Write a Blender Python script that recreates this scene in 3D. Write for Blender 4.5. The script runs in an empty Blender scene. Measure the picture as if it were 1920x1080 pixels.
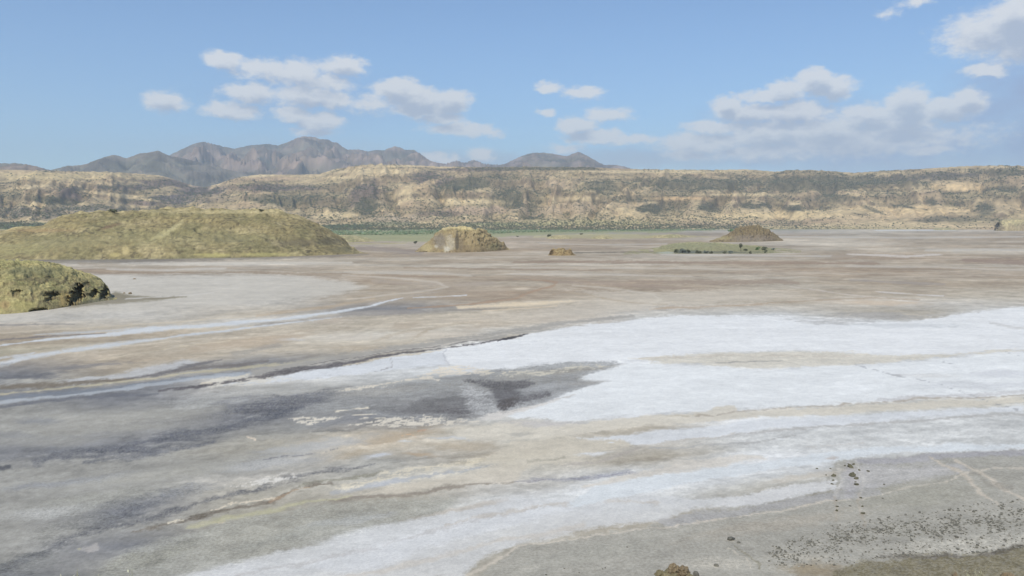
import bpy, math, random
import numpy as np
from mathutils import Vector, Matrix, Euler

random.seed(7)
RNG = np.random.default_rng(11)
scn = bpy.context.scene
col = scn.collection

# ------------------------------------------------------------------ camera
CAM_H = 21.5                       # eye height over the lake bed, metres
FPX = 1500.0                       # focal length in 1920-wide picture units
PITCH = math.atan(122.0 / FPX)
cam_d = bpy.data.cameras.new('camera')
cam_d.sensor_width = 36.0
cam_d.lens = 36.0 * FPX / 1920.0
cam_d.clip_start = 0.1
cam_d.clip_end = 60000
cam = bpy.data.objects.new('camera', cam_d)
cam.location = (0, 0, CAM_H)
cam.rotation_euler = (math.pi / 2 - PITCH, 0, 0)
col.objects.link(cam)
scn.camera = cam

# ------------------------------------------------------------------ sun, sky
SUN_DIR = Vector((-0.20, -0.60, 0.77)).normalized()    # towards the sun
sun_d = bpy.data.lights.new('sun', 'SUN')
sun_d.energy = 3.6
sun_d.angle = math.radians(0.53)
sun_d.color = (1.0, 0.95, 0.86)
sun = bpy.data.objects.new('sun', sun_d)
sun.rotation_euler = SUN_DIR.to_track_quat('Z', 'Y').to_euler()
sun.location = (0, 0, 60)
col.objects.link(sun)

scn.view_settings.view_transform = 'Standard'
scn.view_settings.look = 'None'
scn.view_settings.exposure = 0.035
scn.view_settings.gamma = 1.0
scn.view_settings.use_curve_mapping = False
scn.render.engine = 'CYCLES'
scn.cycles.max_bounces = 6
scn.cycles.diffuse_bounces = 2
scn.cycles.volume_bounces = 1
scn.cycles.use_denoising = True

# ------------------------------------------------------------------ chart helpers
CP, SP = math.cos(PITCH), math.sin(PITCH)

def ray(px, py):
    """direction of the sight line through an image pixel (numpy friendly)"""
    px = np.asarray(px, float); py = np.asarray(py, float)
    a = (px - 960) / FPX; b = -(py - 540) / FPX
    return a, CP + b * SP, b * CP - SP

def az_el(px, py):
    x, y, z = ray(px, py)
    return np.arctan2(x, y), z / np.hypot(x, y)

def ground_pt(px, py, z=0.0):
    x, y, d = ray(px, py)
    k = (z - CAM_H) / d
    return x * k, y * k

def at_r(px, py, r):
    """point on the sight line at horizontal distance r"""
    x, y, d = ray(px, py)
    k = r / np.hypot(x, y)
    return x * k, y * k, CAM_H + d * k

def image_px(x, y, z):  # world point to image pixel coordinates
    dz = z - CAM_H
    fy = y * CP - dz * SP
    fz = y * SP + dz * CP
    fy = np.maximum(fy, 1e-3)
    return 960 + FPX * x / fy, 540 - FPX * fz / fy

def lin(c):
    c = np.asarray(c, float) / 255.0
    return np.where(c <= 0.04045, c / 12.92, ((c + 0.055) / 1.055) ** 2.4)

# ------------------------------------------------------------------ noise
_P = np.random.default_rng(5).permutation(512).astype(np.int64)
_P = np.concatenate([_P, _P])
_G = np.random.default_rng(6).normal(size=(512, 3)); _G /= np.linalg.norm(_G, axis=1)[:, None]

def noise2(x, y, s=0):
    xi = np.floor(x).astype(np.int64); yi = np.floor(y).astype(np.int64)
    xf = x - xi; yf = y - yi
    u = xf * xf * xf * (xf * (xf * 6 - 15) + 10); v = yf * yf * yf * (yf * (yf * 6 - 15) + 10)
    def g(i, j, dx, dy):
        h = _P[(_P[(xi + i + s * 37) & 511] + yi + j) & 511]
        a = h * (2 * math.pi / 512)
        return np.cos(a) * dx + np.sin(a) * dy
    n = (g(0, 0, xf, yf) * (1 - u) + g(1, 0, xf - 1, yf) * u) * (1 - v) + \
        (g(0, 1, xf, yf - 1) * (1 - u) + g(1, 1, xf - 1, yf - 1) * u) * v
    return n * 1.5

def fbm(x, y, o=4, s=0, gain=0.5, lac=2.03):
    t = np.zeros(np.shape(x)); a = 1.0; n = 0
    for i in range(o):
        t = t + a * noise2(x, y, s + i * 3); n += a; a *= gain; x = x * lac + 17.3; y = y * lac + 5.1
    return t / n * 1.3

def ridged(x, y, o=4, s=0):
    t = np.zeros(np.shape(x)); a = 1.0; n = 0
    for i in range(o):
        t = t + a * (1 - np.abs(noise2(x, y, s + i * 5)) * 2); n += a; a *= 0.5; x = x * 2.1 + 3.3; y = y * 2.1 + 9.1
    return t / n

def noise3(x, y, z, s=0):
    xi = np.floor(x).astype(np.int64); yi = np.floor(y).astype(np.int64); zi = np.floor(z).astype(np.int64)
    xf = x - xi; yf = y - yi; zf = z - zi
    u, v, w = (q * q * q * (q * (q * 6 - 15) + 10) for q in (xf, yf, zf))
    out = 0
    for i in (0, 1):
        for j in (0, 1):
            h2 = _P[(_P[(xi + i + s * 37) & 511] + yi + j) & 511]
            for k in (0, 1):
                g = _G[_P[(h2 + zi + k) & 511]]
                d = g[..., 0] * (xf - i) + g[..., 1] * (yf - j) + g[..., 2] * (zf - k)
                out = out + d * (u if i else 1 - u) * (v if j else 1 - v) * (w if k else 1 - w)
    return out * 1.6

def fbm3(x, y, z, o=4, s=0):
    t = 0; a = 1.0; n = 0
    for i in range(o):
        t = t + a * noise3(x, y, z, s + i * 3); n += a; a *= .5; x = x * 2.03 + 7.3; y = y * 2.03 + 5.1; z = z * 2.03 + 2.7
    return t / n * 1.35

def ridged3(x, y, z, o=3, s=0):
    t = 0; a = 1.0; n = 0
    for i in range(o):
        t = t + a * (1 - np.abs(noise3(x, y, z, s + i * 5)) * 2.2); n += a; a *= 0.5; x = x * 2.1 + 3.3; y = y * 2.1 + 9.1; z = z * 2.1 + 1.1
    return t / n

def sst(a, b, x):
    t = np.clip((x - a) / (b - a), 0, 1)
    return t * t * (3 - 2 * t)

def mix(a, b, t):
    return a + (b - a) * t[..., None]

# ------------------------------------------------------------------ world
world = bpy.data.worlds.new('World'); scn.world = world
world.use_nodes = True
NT = world.node_tree; NT.nodes.clear()

def nd(tree, typ, **kw):
    n = tree.nodes.new(typ)
    for k, v in kw.items():
        setattr(n, k, v)
    return n

def setin(tree, n, i, v):
    if hasattr(v, 'is_linked') or isinstance(v, bpy.types.NodeSocket):
        tree.links.new(v, n.inputs[i])
    else:
        n.inputs[i].default_value = v

def M(tree, op, a, b=None, c=None, clamp=False):
    n = nd(tree, 'ShaderNodeMath', operation=op, use_clamp=clamp)
    setin(tree, n, 0, a)
    if b is not None: setin(tree, n, 1, b)
    if c is not None: setin(tree, n, 2, c)
    return n.outputs[0]

def VM(tree, op, a, b=None):
    n = nd(tree, 'ShaderNodeVectorMath', operation=op)
    setin(tree, n, 0, a)
    if b is not None: setin(tree, n, 1, b)
    return n.outputs['Value'] if op in ('LENGTH', 'DOT_PRODUCT', 'DISTANCE') else n.outputs[0]

def MR(tree, v, a, b, c=0.0, d=1.0, smooth=True):
    n = nd(tree, 'ShaderNodeMapRange')
    if smooth: n.interpolation_type = 'SMOOTHSTEP'
    setin(tree, n, 0, v)
    for i, q in enumerate((a, b, c, d)): setin(tree, n, i + 1, q)
    return n.outputs[0]

def MIXC(tree, f, a, b, blend='MIX'):
    n = nd(tree, 'ShaderNodeMix', data_type='RGBA', blend_type=blend)
    setin(tree, n, 0, f); setin(tree, n, 6, a); setin(tree, n, 7, b)
    return n.outputs[2]

def NOISE(tree, vec, scale, detail=4, rough=0.55, dist=0.0, out=0):
    n = nd(tree, 'ShaderNodeTexNoise')
    setin(tree, n, 'Vector', vec)
    n.inputs['Scale'].default_value = scale; n.inputs['Detail'].default_value = detail
    n.inputs['Roughness'].default_value = rough; n.inputs['Distortion'].default_value = dist
    return n.outputs[out]

# the cumulus banks: centres and half sizes in image pixels, then strength
PUFFS = [(308,189,34,20,1),(420,112,38,17,.95),(500,130,62,18,.62),(560,140,55,24,.72),(610,158,50,18,.55),(642,124,42,19,.95),
 (470,175,48,19,.9),(430,206,52,15,.9),(575,180,58,21,.95),(622,190,40,16,.85),(550,215,36,15,.9),(600,228,46,17,.95),(590,246,34,8,.5),
 (690,195,40,14,.45),(745,168,46,22,1.1),(780,185,62,22,1.1),(840,190,44,22,1.1),(790,206,62,15,.9),(830,222,44,14,.8),(862,243,62,12,.7),(905,247,40,10,.6),
 (900,288,26,13,.7),(825,298,40,8,.5),(1028,165,26,10,.7),(1094,174,38,12,.8),(1022,210,17,7,.6),(1082,235,40,17,1),(1140,215,42,14,.65),
 (1115,256,60,11,.85),(1170,262,80,9,.7),(1060,278,30,8,.5),(1528,150,32,24,1.1),(1556,163,40,22,1.05),(1474,166,34,18,.95),(1446,178,56,12,.85),
 (1365,197,28,20,1.1),(1400,212,62,18,1.0),(1485,211,72,19,1.0),(1340,238,56,14,.8),(1362,264,30,13,.85),(1300,268,66,18,.75),(1290,288,40,11,.7),
 (1600,264,190,26,.62),(1440,282,130,16,.5),(1450,252,92,26,.85),(1550,248,82,28,.85),(1625,218,50,22,.9),(1700,203,38,38,1.15),(1690,232,64,22,1.05),(1780,205,52,22,1.05),(1815,186,28,20,1.0),
 (1848,132,34,12,.95),(1860,62,76,36,.8),(1905,45,50,42,1.1),(1925,80,60,34,1.0),(1668,25,16,6,.3),(1715,4,18,8,.35),(1740,284,38,8,.65)]
VEILS = [(1700,285,360,60,.95),(1910,200,120,95,1.0),(1960,260,150,90,1.0),(1480,290,280,38,.8),(1230,295,200,26,.6),(900,302,180,18,.4),(600,190,260,70,.3),(2200,200,260,90,.9),(1480,225,170,50,.75)]

PALE = [(1150,303,330,26,.9),(1440,275,260,42,.75),(880,302,220,24,.75),(560,285,330,34,.45),(1700,310,300,16,.5)]

def cloud_group(name, items, softness):
    g = bpy.data.node_groups.new(name, 'ShaderNodeTree')
    g.interface.new_socket(name='P', in_out='INPUT', socket_type='NodeSocketVector')
    g.interface.new_socket(name='Density', in_out='OUTPUT', socket_type='NodeSocketFloat')
    gi = g.nodes.new('NodeGroupInput'); go = g.nodes.new('NodeGroupOutput')
    acc = None
    for (px, py, rx, ry, s) in items:
        a, e = az_el(px, py)
        d = VM(g, 'SUBTRACT', gi.outputs[0], (float(a), float(e), 0))
        d = VM(g, 'MULTIPLY', d, (FPX / rx, FPX / ry, 0))
        l = VM(g, 'LENGTH', d)
        if softness:
            v = M(g, 'MULTIPLY', MR(g, l, 0.1, 1.25, 1, 0), float(s))
            acc = v if acc is None else M(g, 'MAXIMUM', acc, v)
        else:
            v = M(g, 'MULTIPLY_ADD', l, -float(s), float(s) + 0.15)
            acc = v if acc is None else M(g, 'SMOOTH_MAX', acc, v, 0.12)
    g.links.new(acc, go.inputs[0])
    return g

gP = cloud_group('cumulus', PUFFS, False)
gV = cloud_group('veil', VEILS, True)
gW = cloud_group('pale veil', PALE, True)
tc = nd(NT, 'ShaderNodeTexCoord')
sep = nd(NT, 'ShaderNodeSeparateXYZ'); NT.links.new(tc.outputs['Generated'], sep.inputs[0])
azn = M(NT, 'ARCTAN2', sep.outputs[0], sep.outputs[1])
hyp = M(NT, 'SQRT', M(NT, 'ADD', M(NT, 'MULTIPLY', sep.outputs[0], sep.outputs[0]), M(NT, 'MULTIPLY', sep.outputs[1], sep.outputs[1])))
eln = M(NT, 'DIVIDE', sep.outputs[2], M(NT, 'MAXIMUM', hyp, 0.001))
cmb = nd(NT, 'ShaderNodeCombineXYZ'); NT.links.new(azn, cmb.inputs[0]); NT.links.new(eln, cmb.inputs[1])
Q = cmb.outputs[0]
# ragged edges
stretch = VM(NT, 'MULTIPLY', Q, (1, 1.7, 1))
wn = nd(NT, 'ShaderNodeTexNoise'); NT.links.new(stretch, wn.inputs['Vector']); wn.inputs['Scale'].default_value = 34; wn.inputs['Detail'].default_value = 5; wn.inputs['Roughness'].default_value = .6
off = VM(NT, 'MULTIPLY', VM(NT, 'SUBTRACT', wn.outputs['Color'], (.5, .5, .5)), (0.030, 0.020, 0))
QW = VM(NT, 'ADD', Q, off)
def grp(g, v):
    n = nd(NT, 'ShaderNodeGroup'); n.node_tree = g; NT.links.new(v, n.inputs[0]); return n.outputs[0]
d0 = grp(gP, QW)
d1 = grp(gP, VM(NT, 'ADD', QW, (-0.003, 0.0125, 0)))
fine = NOISE(NT, stretch, 75, 6, .62)
dens = MR(NT, M(NT, 'ADD', d0, M(NT, 'MULTIPLY', M(NT, 'SUBTRACT', fine, .5), 1.0)), -0.12, 0.50)
# sparse cumulus elsewhere round the sky
far = NOISE(NT, VM(NT, 'MULTIPLY', Q, (1, 2.4, 1)), 5.0, 7, .6)
side = MR(NT, M(NT, 'ABSOLUTE', azn), 0.70, 0.95)
rest = M(NT, 'MULTIPLY', MR(NT, far, 0.55, 0.72), side)
veil = M(NT, 'MULTIPLY', grp(gV, VM(NT, 'ADD', Q, VM(NT, 'MULTIPLY', off, (2.2, 1.2, 0)))), MR(NT, NOISE(NT, stretch, 14, 5, .6), .25, .6, .6, 1))
lit = MR(NT, M(NT, 'SUBTRACT', d1, M(NT, 'MULTIPLY', M(NT, 'SUBTRACT', fine, .5), 0.9)), 0.95, 0.15, 0.0, 1.0)
sky = nd(NT, 'ShaderNodeTexSky'); sky.sky_type = 'NISHITA'; sky.sun_disc = False
sky.sun_elevation = math.asin(SUN_DIR.z); sky.sun_rotation = math.atan2(SUN_DIR.x, SUN_DIR.y)
sky.altitude = 1500; sky.air_density = 1.25; sky.dust_density = 0.1; sky.ozone_density = 4.5
SKY_S = 0.12
def cc(c, k=1.0):
    l = lin(c) * k / SKY_S
    return (float(l[0]), float(l[1]), float(l[2]), 1)
tintc = MIXC(NT, MR(NT, eln, 0.0, 0.24), (0.76, 0.86, 0.95, 1), (0.89, 0.97, 1.05, 1))
skyc = MIXC(NT, 1.0, sky.outputs[0], tintc, 'MULTIPLY')
c0 = MIXC(NT, M(NT, 'MULTIPLY', veil, 0.9), skyc, cc((142, 161, 202)))
pale = grp(gW, VM(NT, 'ADD', Q, VM(NT, 'MULTIPLY', off, (1.6, 1.0, 0))))
c0 = MIXC(NT, M(NT, 'MULTIPLY', pale, 0.75), c0, cc((181, 195, 209)))
cloudc = MIXC(NT, lit, cc((180, 187, 202)), cc((236, 235, 234)))
c1 = MIXC(NT, M(NT, 'MULTIPLY', dens, 0.86), c0, cloudc)
c2 = MIXC(NT, M(NT, 'MULTIPLY', rest, 0.8), c1, cc((205, 212, 222)))
bg = nd(NT, 'ShaderNodeBackground'); bg.inputs['Strength'].default_value = SKY_S
NT.links.new(c2, bg.inputs['Color'])
wo = nd(NT, 'ShaderNodeOutputWorld'); NT.links.new(bg.outputs[0], wo.inputs[0])
world.cycles.sampling_method = 'MANUAL'; world.cycles.sample_map_resolution = 512

# ------------------------------------------------------------------ object helpers
def tag(o, label=None, cat=None, group=None, kind=None):
    if label: o['label'] = label
    if cat: o['category'] = cat
    if group: o['group'] = group
    if kind: o['kind'] = kind
    return o

def mesh_np(name, V, F, mat, colr=None, extra=None, smooth=True, parent=None):
    """V (n,3), F (m,k) with constant k"""
    me = bpy.data.meshes.new(name)
    V = np.ascontiguousarray(V, np.float32); F = np.ascontiguousarray(F, np.int32)
    m, k = F.shape
    me.vertices.add(len(V)); me.vertices.foreach_set('co', V.ravel())
    me.loops.add(m * k); me.loops.foreach_set('vertex_index', F.ravel())
    me.polygons.add(m)
    me.polygons.foreach_set('loop_start', np.arange(0, m * k, k, dtype=np.int32))
    me.polygons.foreach_set('use_smooth', np.full(m, smooth, bool))
    me.update(calc_edges=True)
    if colr is not None:
        a = me.color_attributes.new('albedo', 'FLOAT_COLOR', 'POINT')
        c4 = np.ones((len(V), 4), np.float32); c4[:, :3] = np.clip(colr, 0.01, 0.95)
        if extra is not None: c4[:, 3] = extra
        a.data.foreach_set('color', c4.ravel())
    me.materials.append(mat)
    o = bpy.data.objects.new(name, me); col.objects.link(o)
    if parent: o.parent = parent
    return o

def grid_faces(nr, nc, wrap=False):
    i = np.arange(nr - 1)[:, None]; j = np.arange(nc if wrap else nc - 1)[None, :]
    j2 = (j + 1) % nc
    a = i * nc + j; b = i * nc + j2; c = (i + 1) * nc + j2; d = (i + 1) * nc + j
    return np.stack([a, b, c, d], -1).reshape(-1, 4)

def base_mat(name):
    m = bpy.data.materials.new(name); m.use_nodes = True
    t = m.node_tree; t.nodes.clear()
    b = nd(t, 'ShaderNodeBsdfPrincipled'); o = nd(t, 'ShaderNodeOutputMaterial')
    t.links.new(b.outputs[0], o.inputs[0])
    b.inputs['Roughness'].default_value = 0.9
    b.inputs['Specular IOR Level'].default_value = 0.15
    return m, t, b

def earth_mat(name, scales, amp, bump=0.0, bscale=1.0, bdist=0.1, grain=False):
    """surface whose colour is painted per vertex, partly by image pixel coordinates, with fine procedural grain"""
    m, t, b = base_mat(name)
    at = nd(t, 'ShaderNodeAttribute', attribute_name='albedo')
    tcn = nd(t, 'ShaderNodeTexCoord'); P = tcn.outputs['Object']
    f = None
    for s, a in zip(scales, amp):
        n = M(t, 'MULTIPLY', M(t, 'SUBTRACT', NOISE(t, P, s, 5, .65), .5), a)
        f = n if f is None else M(t, 'ADD', f, n)
    if grain:
        f = M(t, 'MULTIPLY', f, M(t, 'ADD', 0.75, M(t, 'MULTIPLY', at.outputs['Alpha'], 3.2)))
    f = M(t, 'ADD', f, 1.0)
    cx = nd(t, 'ShaderNodeCombineXYZ')
    for i in range(3): t.links.new(f, cx.inputs[i])
    c = MIXC(t, 1.0, at.outputs['Color'], cx.outputs[0], 'MULTIPLY')
    t.links.new(c, b.inputs['Base Color'])
    if bump:
        bn = nd(t, 'ShaderNodeBump'); bn.inputs['Strength'].default_value = bump; bn.inputs['Distance'].default_value = bdist
        t.links.new(NOISE(t, P, bscale, 6, .7), bn.inputs['Height'])
        t.links.new(bn.outputs[0], b.inputs['Normal'])
    return m

def flat_mat(name, rgb, var=0.25, scale=3.0, bump=0.0):
    m, t, b = base_mat(name)
    tcn = nd(t, 'ShaderNodeTexCoord')
    oi = nd(t, 'ShaderNodeObjectInfo')
    n = NOISE(t, VM(t, 'ADD', tcn.outputs['Object'], oi.outputs['Location']), scale, 5, .65)
    f = MR(t, n, .25, .75, 1 - var, 1 + var, smooth=False)
    f = M(t, 'MULTIPLY', f, M(t, 'ADD', .8, M(t, 'MULTIPLY', oi.outputs['Random'], .4)))
    cx = nd(t, 'ShaderNodeCombineXYZ')
    for i in range(3): t.links.new(f, cx.inputs[i])
    t.links.new(MIXC(t, 1.0, (*rgb, 1), cx.outputs[0], 'MULTIPLY'), b.inputs['Base Color'])
    if bump:
        bn = nd(t, 'ShaderNodeBump'); bn.inputs['Strength'].default_value = bump; bn.inputs['Distance'].default_value = .05
        t.links.new(n, bn.inputs['Height']); t.links.new(bn.outputs[0], b.inputs['Normal'])
    return m

# ------------------------------------------------------------------ GROUND: the soda flat
K_ALB = np.array([1.0, 0.925, 0.80])
XC = np.array([0, 240, 480, 720, 960, 1200, 1440, 1680, 1920], float)
PAL = {'W': (225,230,236), 'w': (204,208,211), 'v': (194,193,189), 'g': (158,159,157), 'd': (128,131,137), 'k': (98,101,109),
       't': (190,183,170), 'b': (170,160,145), 'B': (158,144,128), 'c': (206,205,198), 'o': (168,164,149), 's': (168,166,158),
       'f': (150,150,128), 'e': (116,111,94), 'h': (180,175,164), 'n': (146,140,129)}
FLOW = [
 ([430]*9,                               'fffffgghh'),
 ([445]*9,                               'bbbbbbbtb'),
 ([460]*9,                               'bbbbBbhtb'),
 ([475]*9,                               'bbbbbhhbt'),
 ([487,487,487,485,485,485,485,485,486], 'ndtbbbhBB'),
 ([497,497,497,497,497,497,497,497,498], 'bvvtthbbh'),
 ([508,508,508,508,508,508,508,510,512], 'BBbttbBBB'),
 ([520,520,520,522,522,522,522,525,528], 'vvvBbhhbb'),
 ([545,545,545,540,535,533,536,540,545], 'vvvbbBtbh'),
 ([570,570,568,562,552,550,552,555,558], 'vvvbBttth'),
 ([600,596,588,580,572,565,566,568,572], 'vvtdtttvv'),
 ([628,615,602,592,585,580,580,582,585], 'btvttvvhw'),
 ([645,630,616,603,598,590,590,592,595], 'bbtttvwhw'),
 ([662,640,622,612,608,602,600,602,605], 'ottttwWwW'),
 ([675,655,640,628,620,612,610,612,615], 'bttcvWWWW'),
 ([700,680,662,645,632,622,620,620,622], 'dbtthWWWW'),
 ([722,705,685,660,642,635,632,632,635], 'ghdhWWWWW'),
 ([745,730,705,680,658,650,648,648,648], 'ddvwWWWWW'),
 ([765,750,730,705,685,672,666,664,662], 'gdvwWWcwW'),
 ([790,775,755,730,712,695,688,684,680], 'ggggsWWWW'),
 ([820,805,785,755,738,722,714,708,702], 'ggdgdWWWW'),
 ([850,832,812,785,768,750,742,736,730], 'ddgdWWWWw'),
 ([880,860,838,812,795,778,768,760,752], 'ggstcWwcc'),
 ([910,890,865,840,822,805,792,782,775], 'gggtchWww'),
 ([945,925,895,868,848,830,815,805,798], 'ggvgtvwww'),
 ([980,958,928,898,876,856,840,828,820], 'gdscchwww'),
 ([1015,990,960,930,905,885,865,850,842], 'ggshvwWwW'),
 ([1050,1025,995,965,935,915,895,875,865], 'gdsswWwgg'),
 ([1085,1060,1030,1000,968,945,925,905,890], 'dgswwwsss'),
 ([1120,1095,1065,1035,1005,975,955,940,925], 'dgwwhhsss'),
 ([1150,1130,1100,1070,1040,1010,990,975,965], 'dgwhsssss'),
 ([1190,1170,1140,1110,1080,1050,1030,1015,1005], 'ggwhsssss'),
 ([1235,1215,1185,1155,1125,1095,1075,1060,1050], 'gggssssss'),
 ([1290,1270,1240,1210,1180,1150,1130,1115,1105], 'gggsssssn'),
]
FY = np.array([f[0] for f in FLOW], float)
FC = np.array([[PAL[ch] for ch in f[1]] for f in FLOW], float)

def flow_coord(px, py):
    """level along the family of old shorelines"""
    xi = np.clip((px - XC[0]) / 240.0, 0, 7.999); i = xi.astype(int); t = xi - i
    F = np.full(px.shape, float(len(FLOW) - 1)); done = np.zeros(px.shape, bool)
    prev = None
    for k in range(len(FLOW)):
        yk = FY[k][i] * (1 - t) + FY[k][i + 1] * t
        if k == 0:
            m = py <= yk; F[m] = 0; done |= m
        else:
            m = (~done) & (py <= yk)
            F[m] = k - 1 + (py[m] - prev[m]) / np.maximum(yk[m] - prev[m], 1e-3)
            done |= m
        prev = yk
    return F

def flow_colour(px, F):
    xi = np.clip(px / 240.0, 0, 7.999); i = xi.astype(int); t = xi - i; t = t * t * (3 - 2 * t)
    Fk = np.clip(F, 0, len(FLOW) - 1.001); k = Fk.astype(int); u = Fk - k
    c00 = FC[k, i]; c01 = FC[k, i + 1]; c10 = FC[k + 1, i]; c11 = FC[k + 1, i + 1]
    return mix(mix(c00, c01, t), mix(c10, c11, t), u)

def seg_dist(px, py, pts, ws):
    """signed-ish distance to polyline in units of its local half width; x is compressed"""
    best = np.full(px.shape, 1e9)
    for (x0, y0), (x1, y1), w0, w1 in zip(pts[:-1], pts[1:], ws[:-1], ws[1:]):
        dx, dy = x1 - x0, y1 - y0; L = dx * dx + dy * dy + 1e-9
        t = np.clip(((px - x0) * dx + (py - y0) * dy) / L, 0, 1)
        d = np.hypot(px - x0 - t * dx, py - y0 - t * dy) / (w0 + (w1 - w0) * t)
        best = np.minimum(best, d)
    return best

class Painter:
    def __init__(s, px, py, C, n1, n2, n3, n4):
        s.px, s.py, s.C = px, py, C; s.n1, s.n2, s.n3, s.n4 = n1, n2, n3, n4; s.grain = np.zeros(px.shape)
    def _sel(s, xs, ys, pad):
        return np.nonzero((s.px > min(xs) - pad) & (s.px < max(xs) + pad) & (s.py > min(ys) - pad) & (s.py < max(ys) + pad))[0]
    def _apply(s, i, c, a, grain):
        c = np.array(PAL[c] if isinstance(c, str) else c, float)
        s.C[i] = mix(s.C[i], c[None], a)
        if grain is not None: s.grain[i] = s.grain[i] * (1 - a) + grain * a
    def _flake(s, i, grain):
        if not grain: return 1.0
        f = sst(-.45, .35, s.n4[i] + s.n3[i] * .4 + .05)
        return 1 - min(.75, grain * .7) * (1 - f)
    def stroke(s, pts, w, c, a=1.0, soft=0.6, rag=0.35, grain=None):
        ws = [x * 0.5 for x in (w if isinstance(w, (list, tuple)) else [w] * len(pts))]
        if len(ws) == 2 and len(pts) > 2: ws = list(np.linspace(ws[0], ws[1], len(pts)))
        i = s._sel([p[0] for p in pts], [p[1] for p in pts], max(ws) * 3 + 4)
        if not len(i): return
        d = seg_dist(s.px[i], s.py[i], pts, ws)
        d = d + s.n2[i] * rag * 2 + s.n3[i] * rag * 1.3 + s.n4[i] * rag * 1.2
        s._apply(i, c, a * (1 - sst(1 - soft, 1 + soft, d)) * s._flake(i, grain), grain)
    def poly(s, pts, c, a=1.0, soft=2.0, rag=2.0, grain=None, noisy=0.0):
        P = np.array(pts, float); pad = soft * 2 + rag * 3 + 3
        i = s._sel(P[:, 0], P[:, 1], pad)
        if not len(i): return
        x, y = s.px[i], s.py[i]
        ins = np.zeros(x.shape, bool); best = np.full(x.shape, 1e9)
        for (x0, y0), (x1, y1) in zip(P, np.roll(P, -1, 0)):
            cr = ((y0 > y) != (y1 > y)) & (x < (x1 - x0) * (y - y0) / (y1 - y0 + 1e-12) + x0); ins ^= cr
            dx, dy = x1 - x0, y1 - y0; L = dx * dx + dy * dy + 1e-9
            t = np.clip(((x - x0) * dx + (y - y0) * dy) / L, 0, 1)
            best = np.minimum(best, np.hypot(x - x0 - t * dx, y - y0 - t * dy))
        d = np.where(ins, best, -best) + (s.n2[i] * 1.6 + s.n3[i] + s.n4[i]) * rag
        al = a * sst(-soft, soft, d) * s._flake(i, grain)
        if noisy: al = al * sst(-0.3, 0.25, s.n3[i] * 1.9 + s.n2[i] * 1.1 + s.n4[i] * .55 + 0.25 - noisy)
        s._apply(i, c, al, grain)
    def blob(s, x, y, rx, ry, c, a=1.0, tilt=0.0, grain=None, noisy=0.0):
        i = s._sel([x - rx * 1.6, x + rx * 1.6], [y - ry * 1.6 - abs(tilt) * rx, y + ry * 1.6 + abs(tilt) * rx], 2)
        if not len(i): return
        dx = s.px[i] - x; dy = s.py[i] - y - tilt * dx
        d = np.hypot(dx / rx, dy / ry) + s.n2[i] * 0.5 + s.n1[i] * .3 + s.n3[i] * .3
        al = a * (1 - sst(0.3, 1.3, d)) * s._flake(i, grain)
        if noisy: al = al * sst(-0.3, 0.25, s.n3[i] * 1.3 + s.n2[i] * .8 + 0.3 - noisy)
        s._apply(i, c, al, grain)

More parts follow.
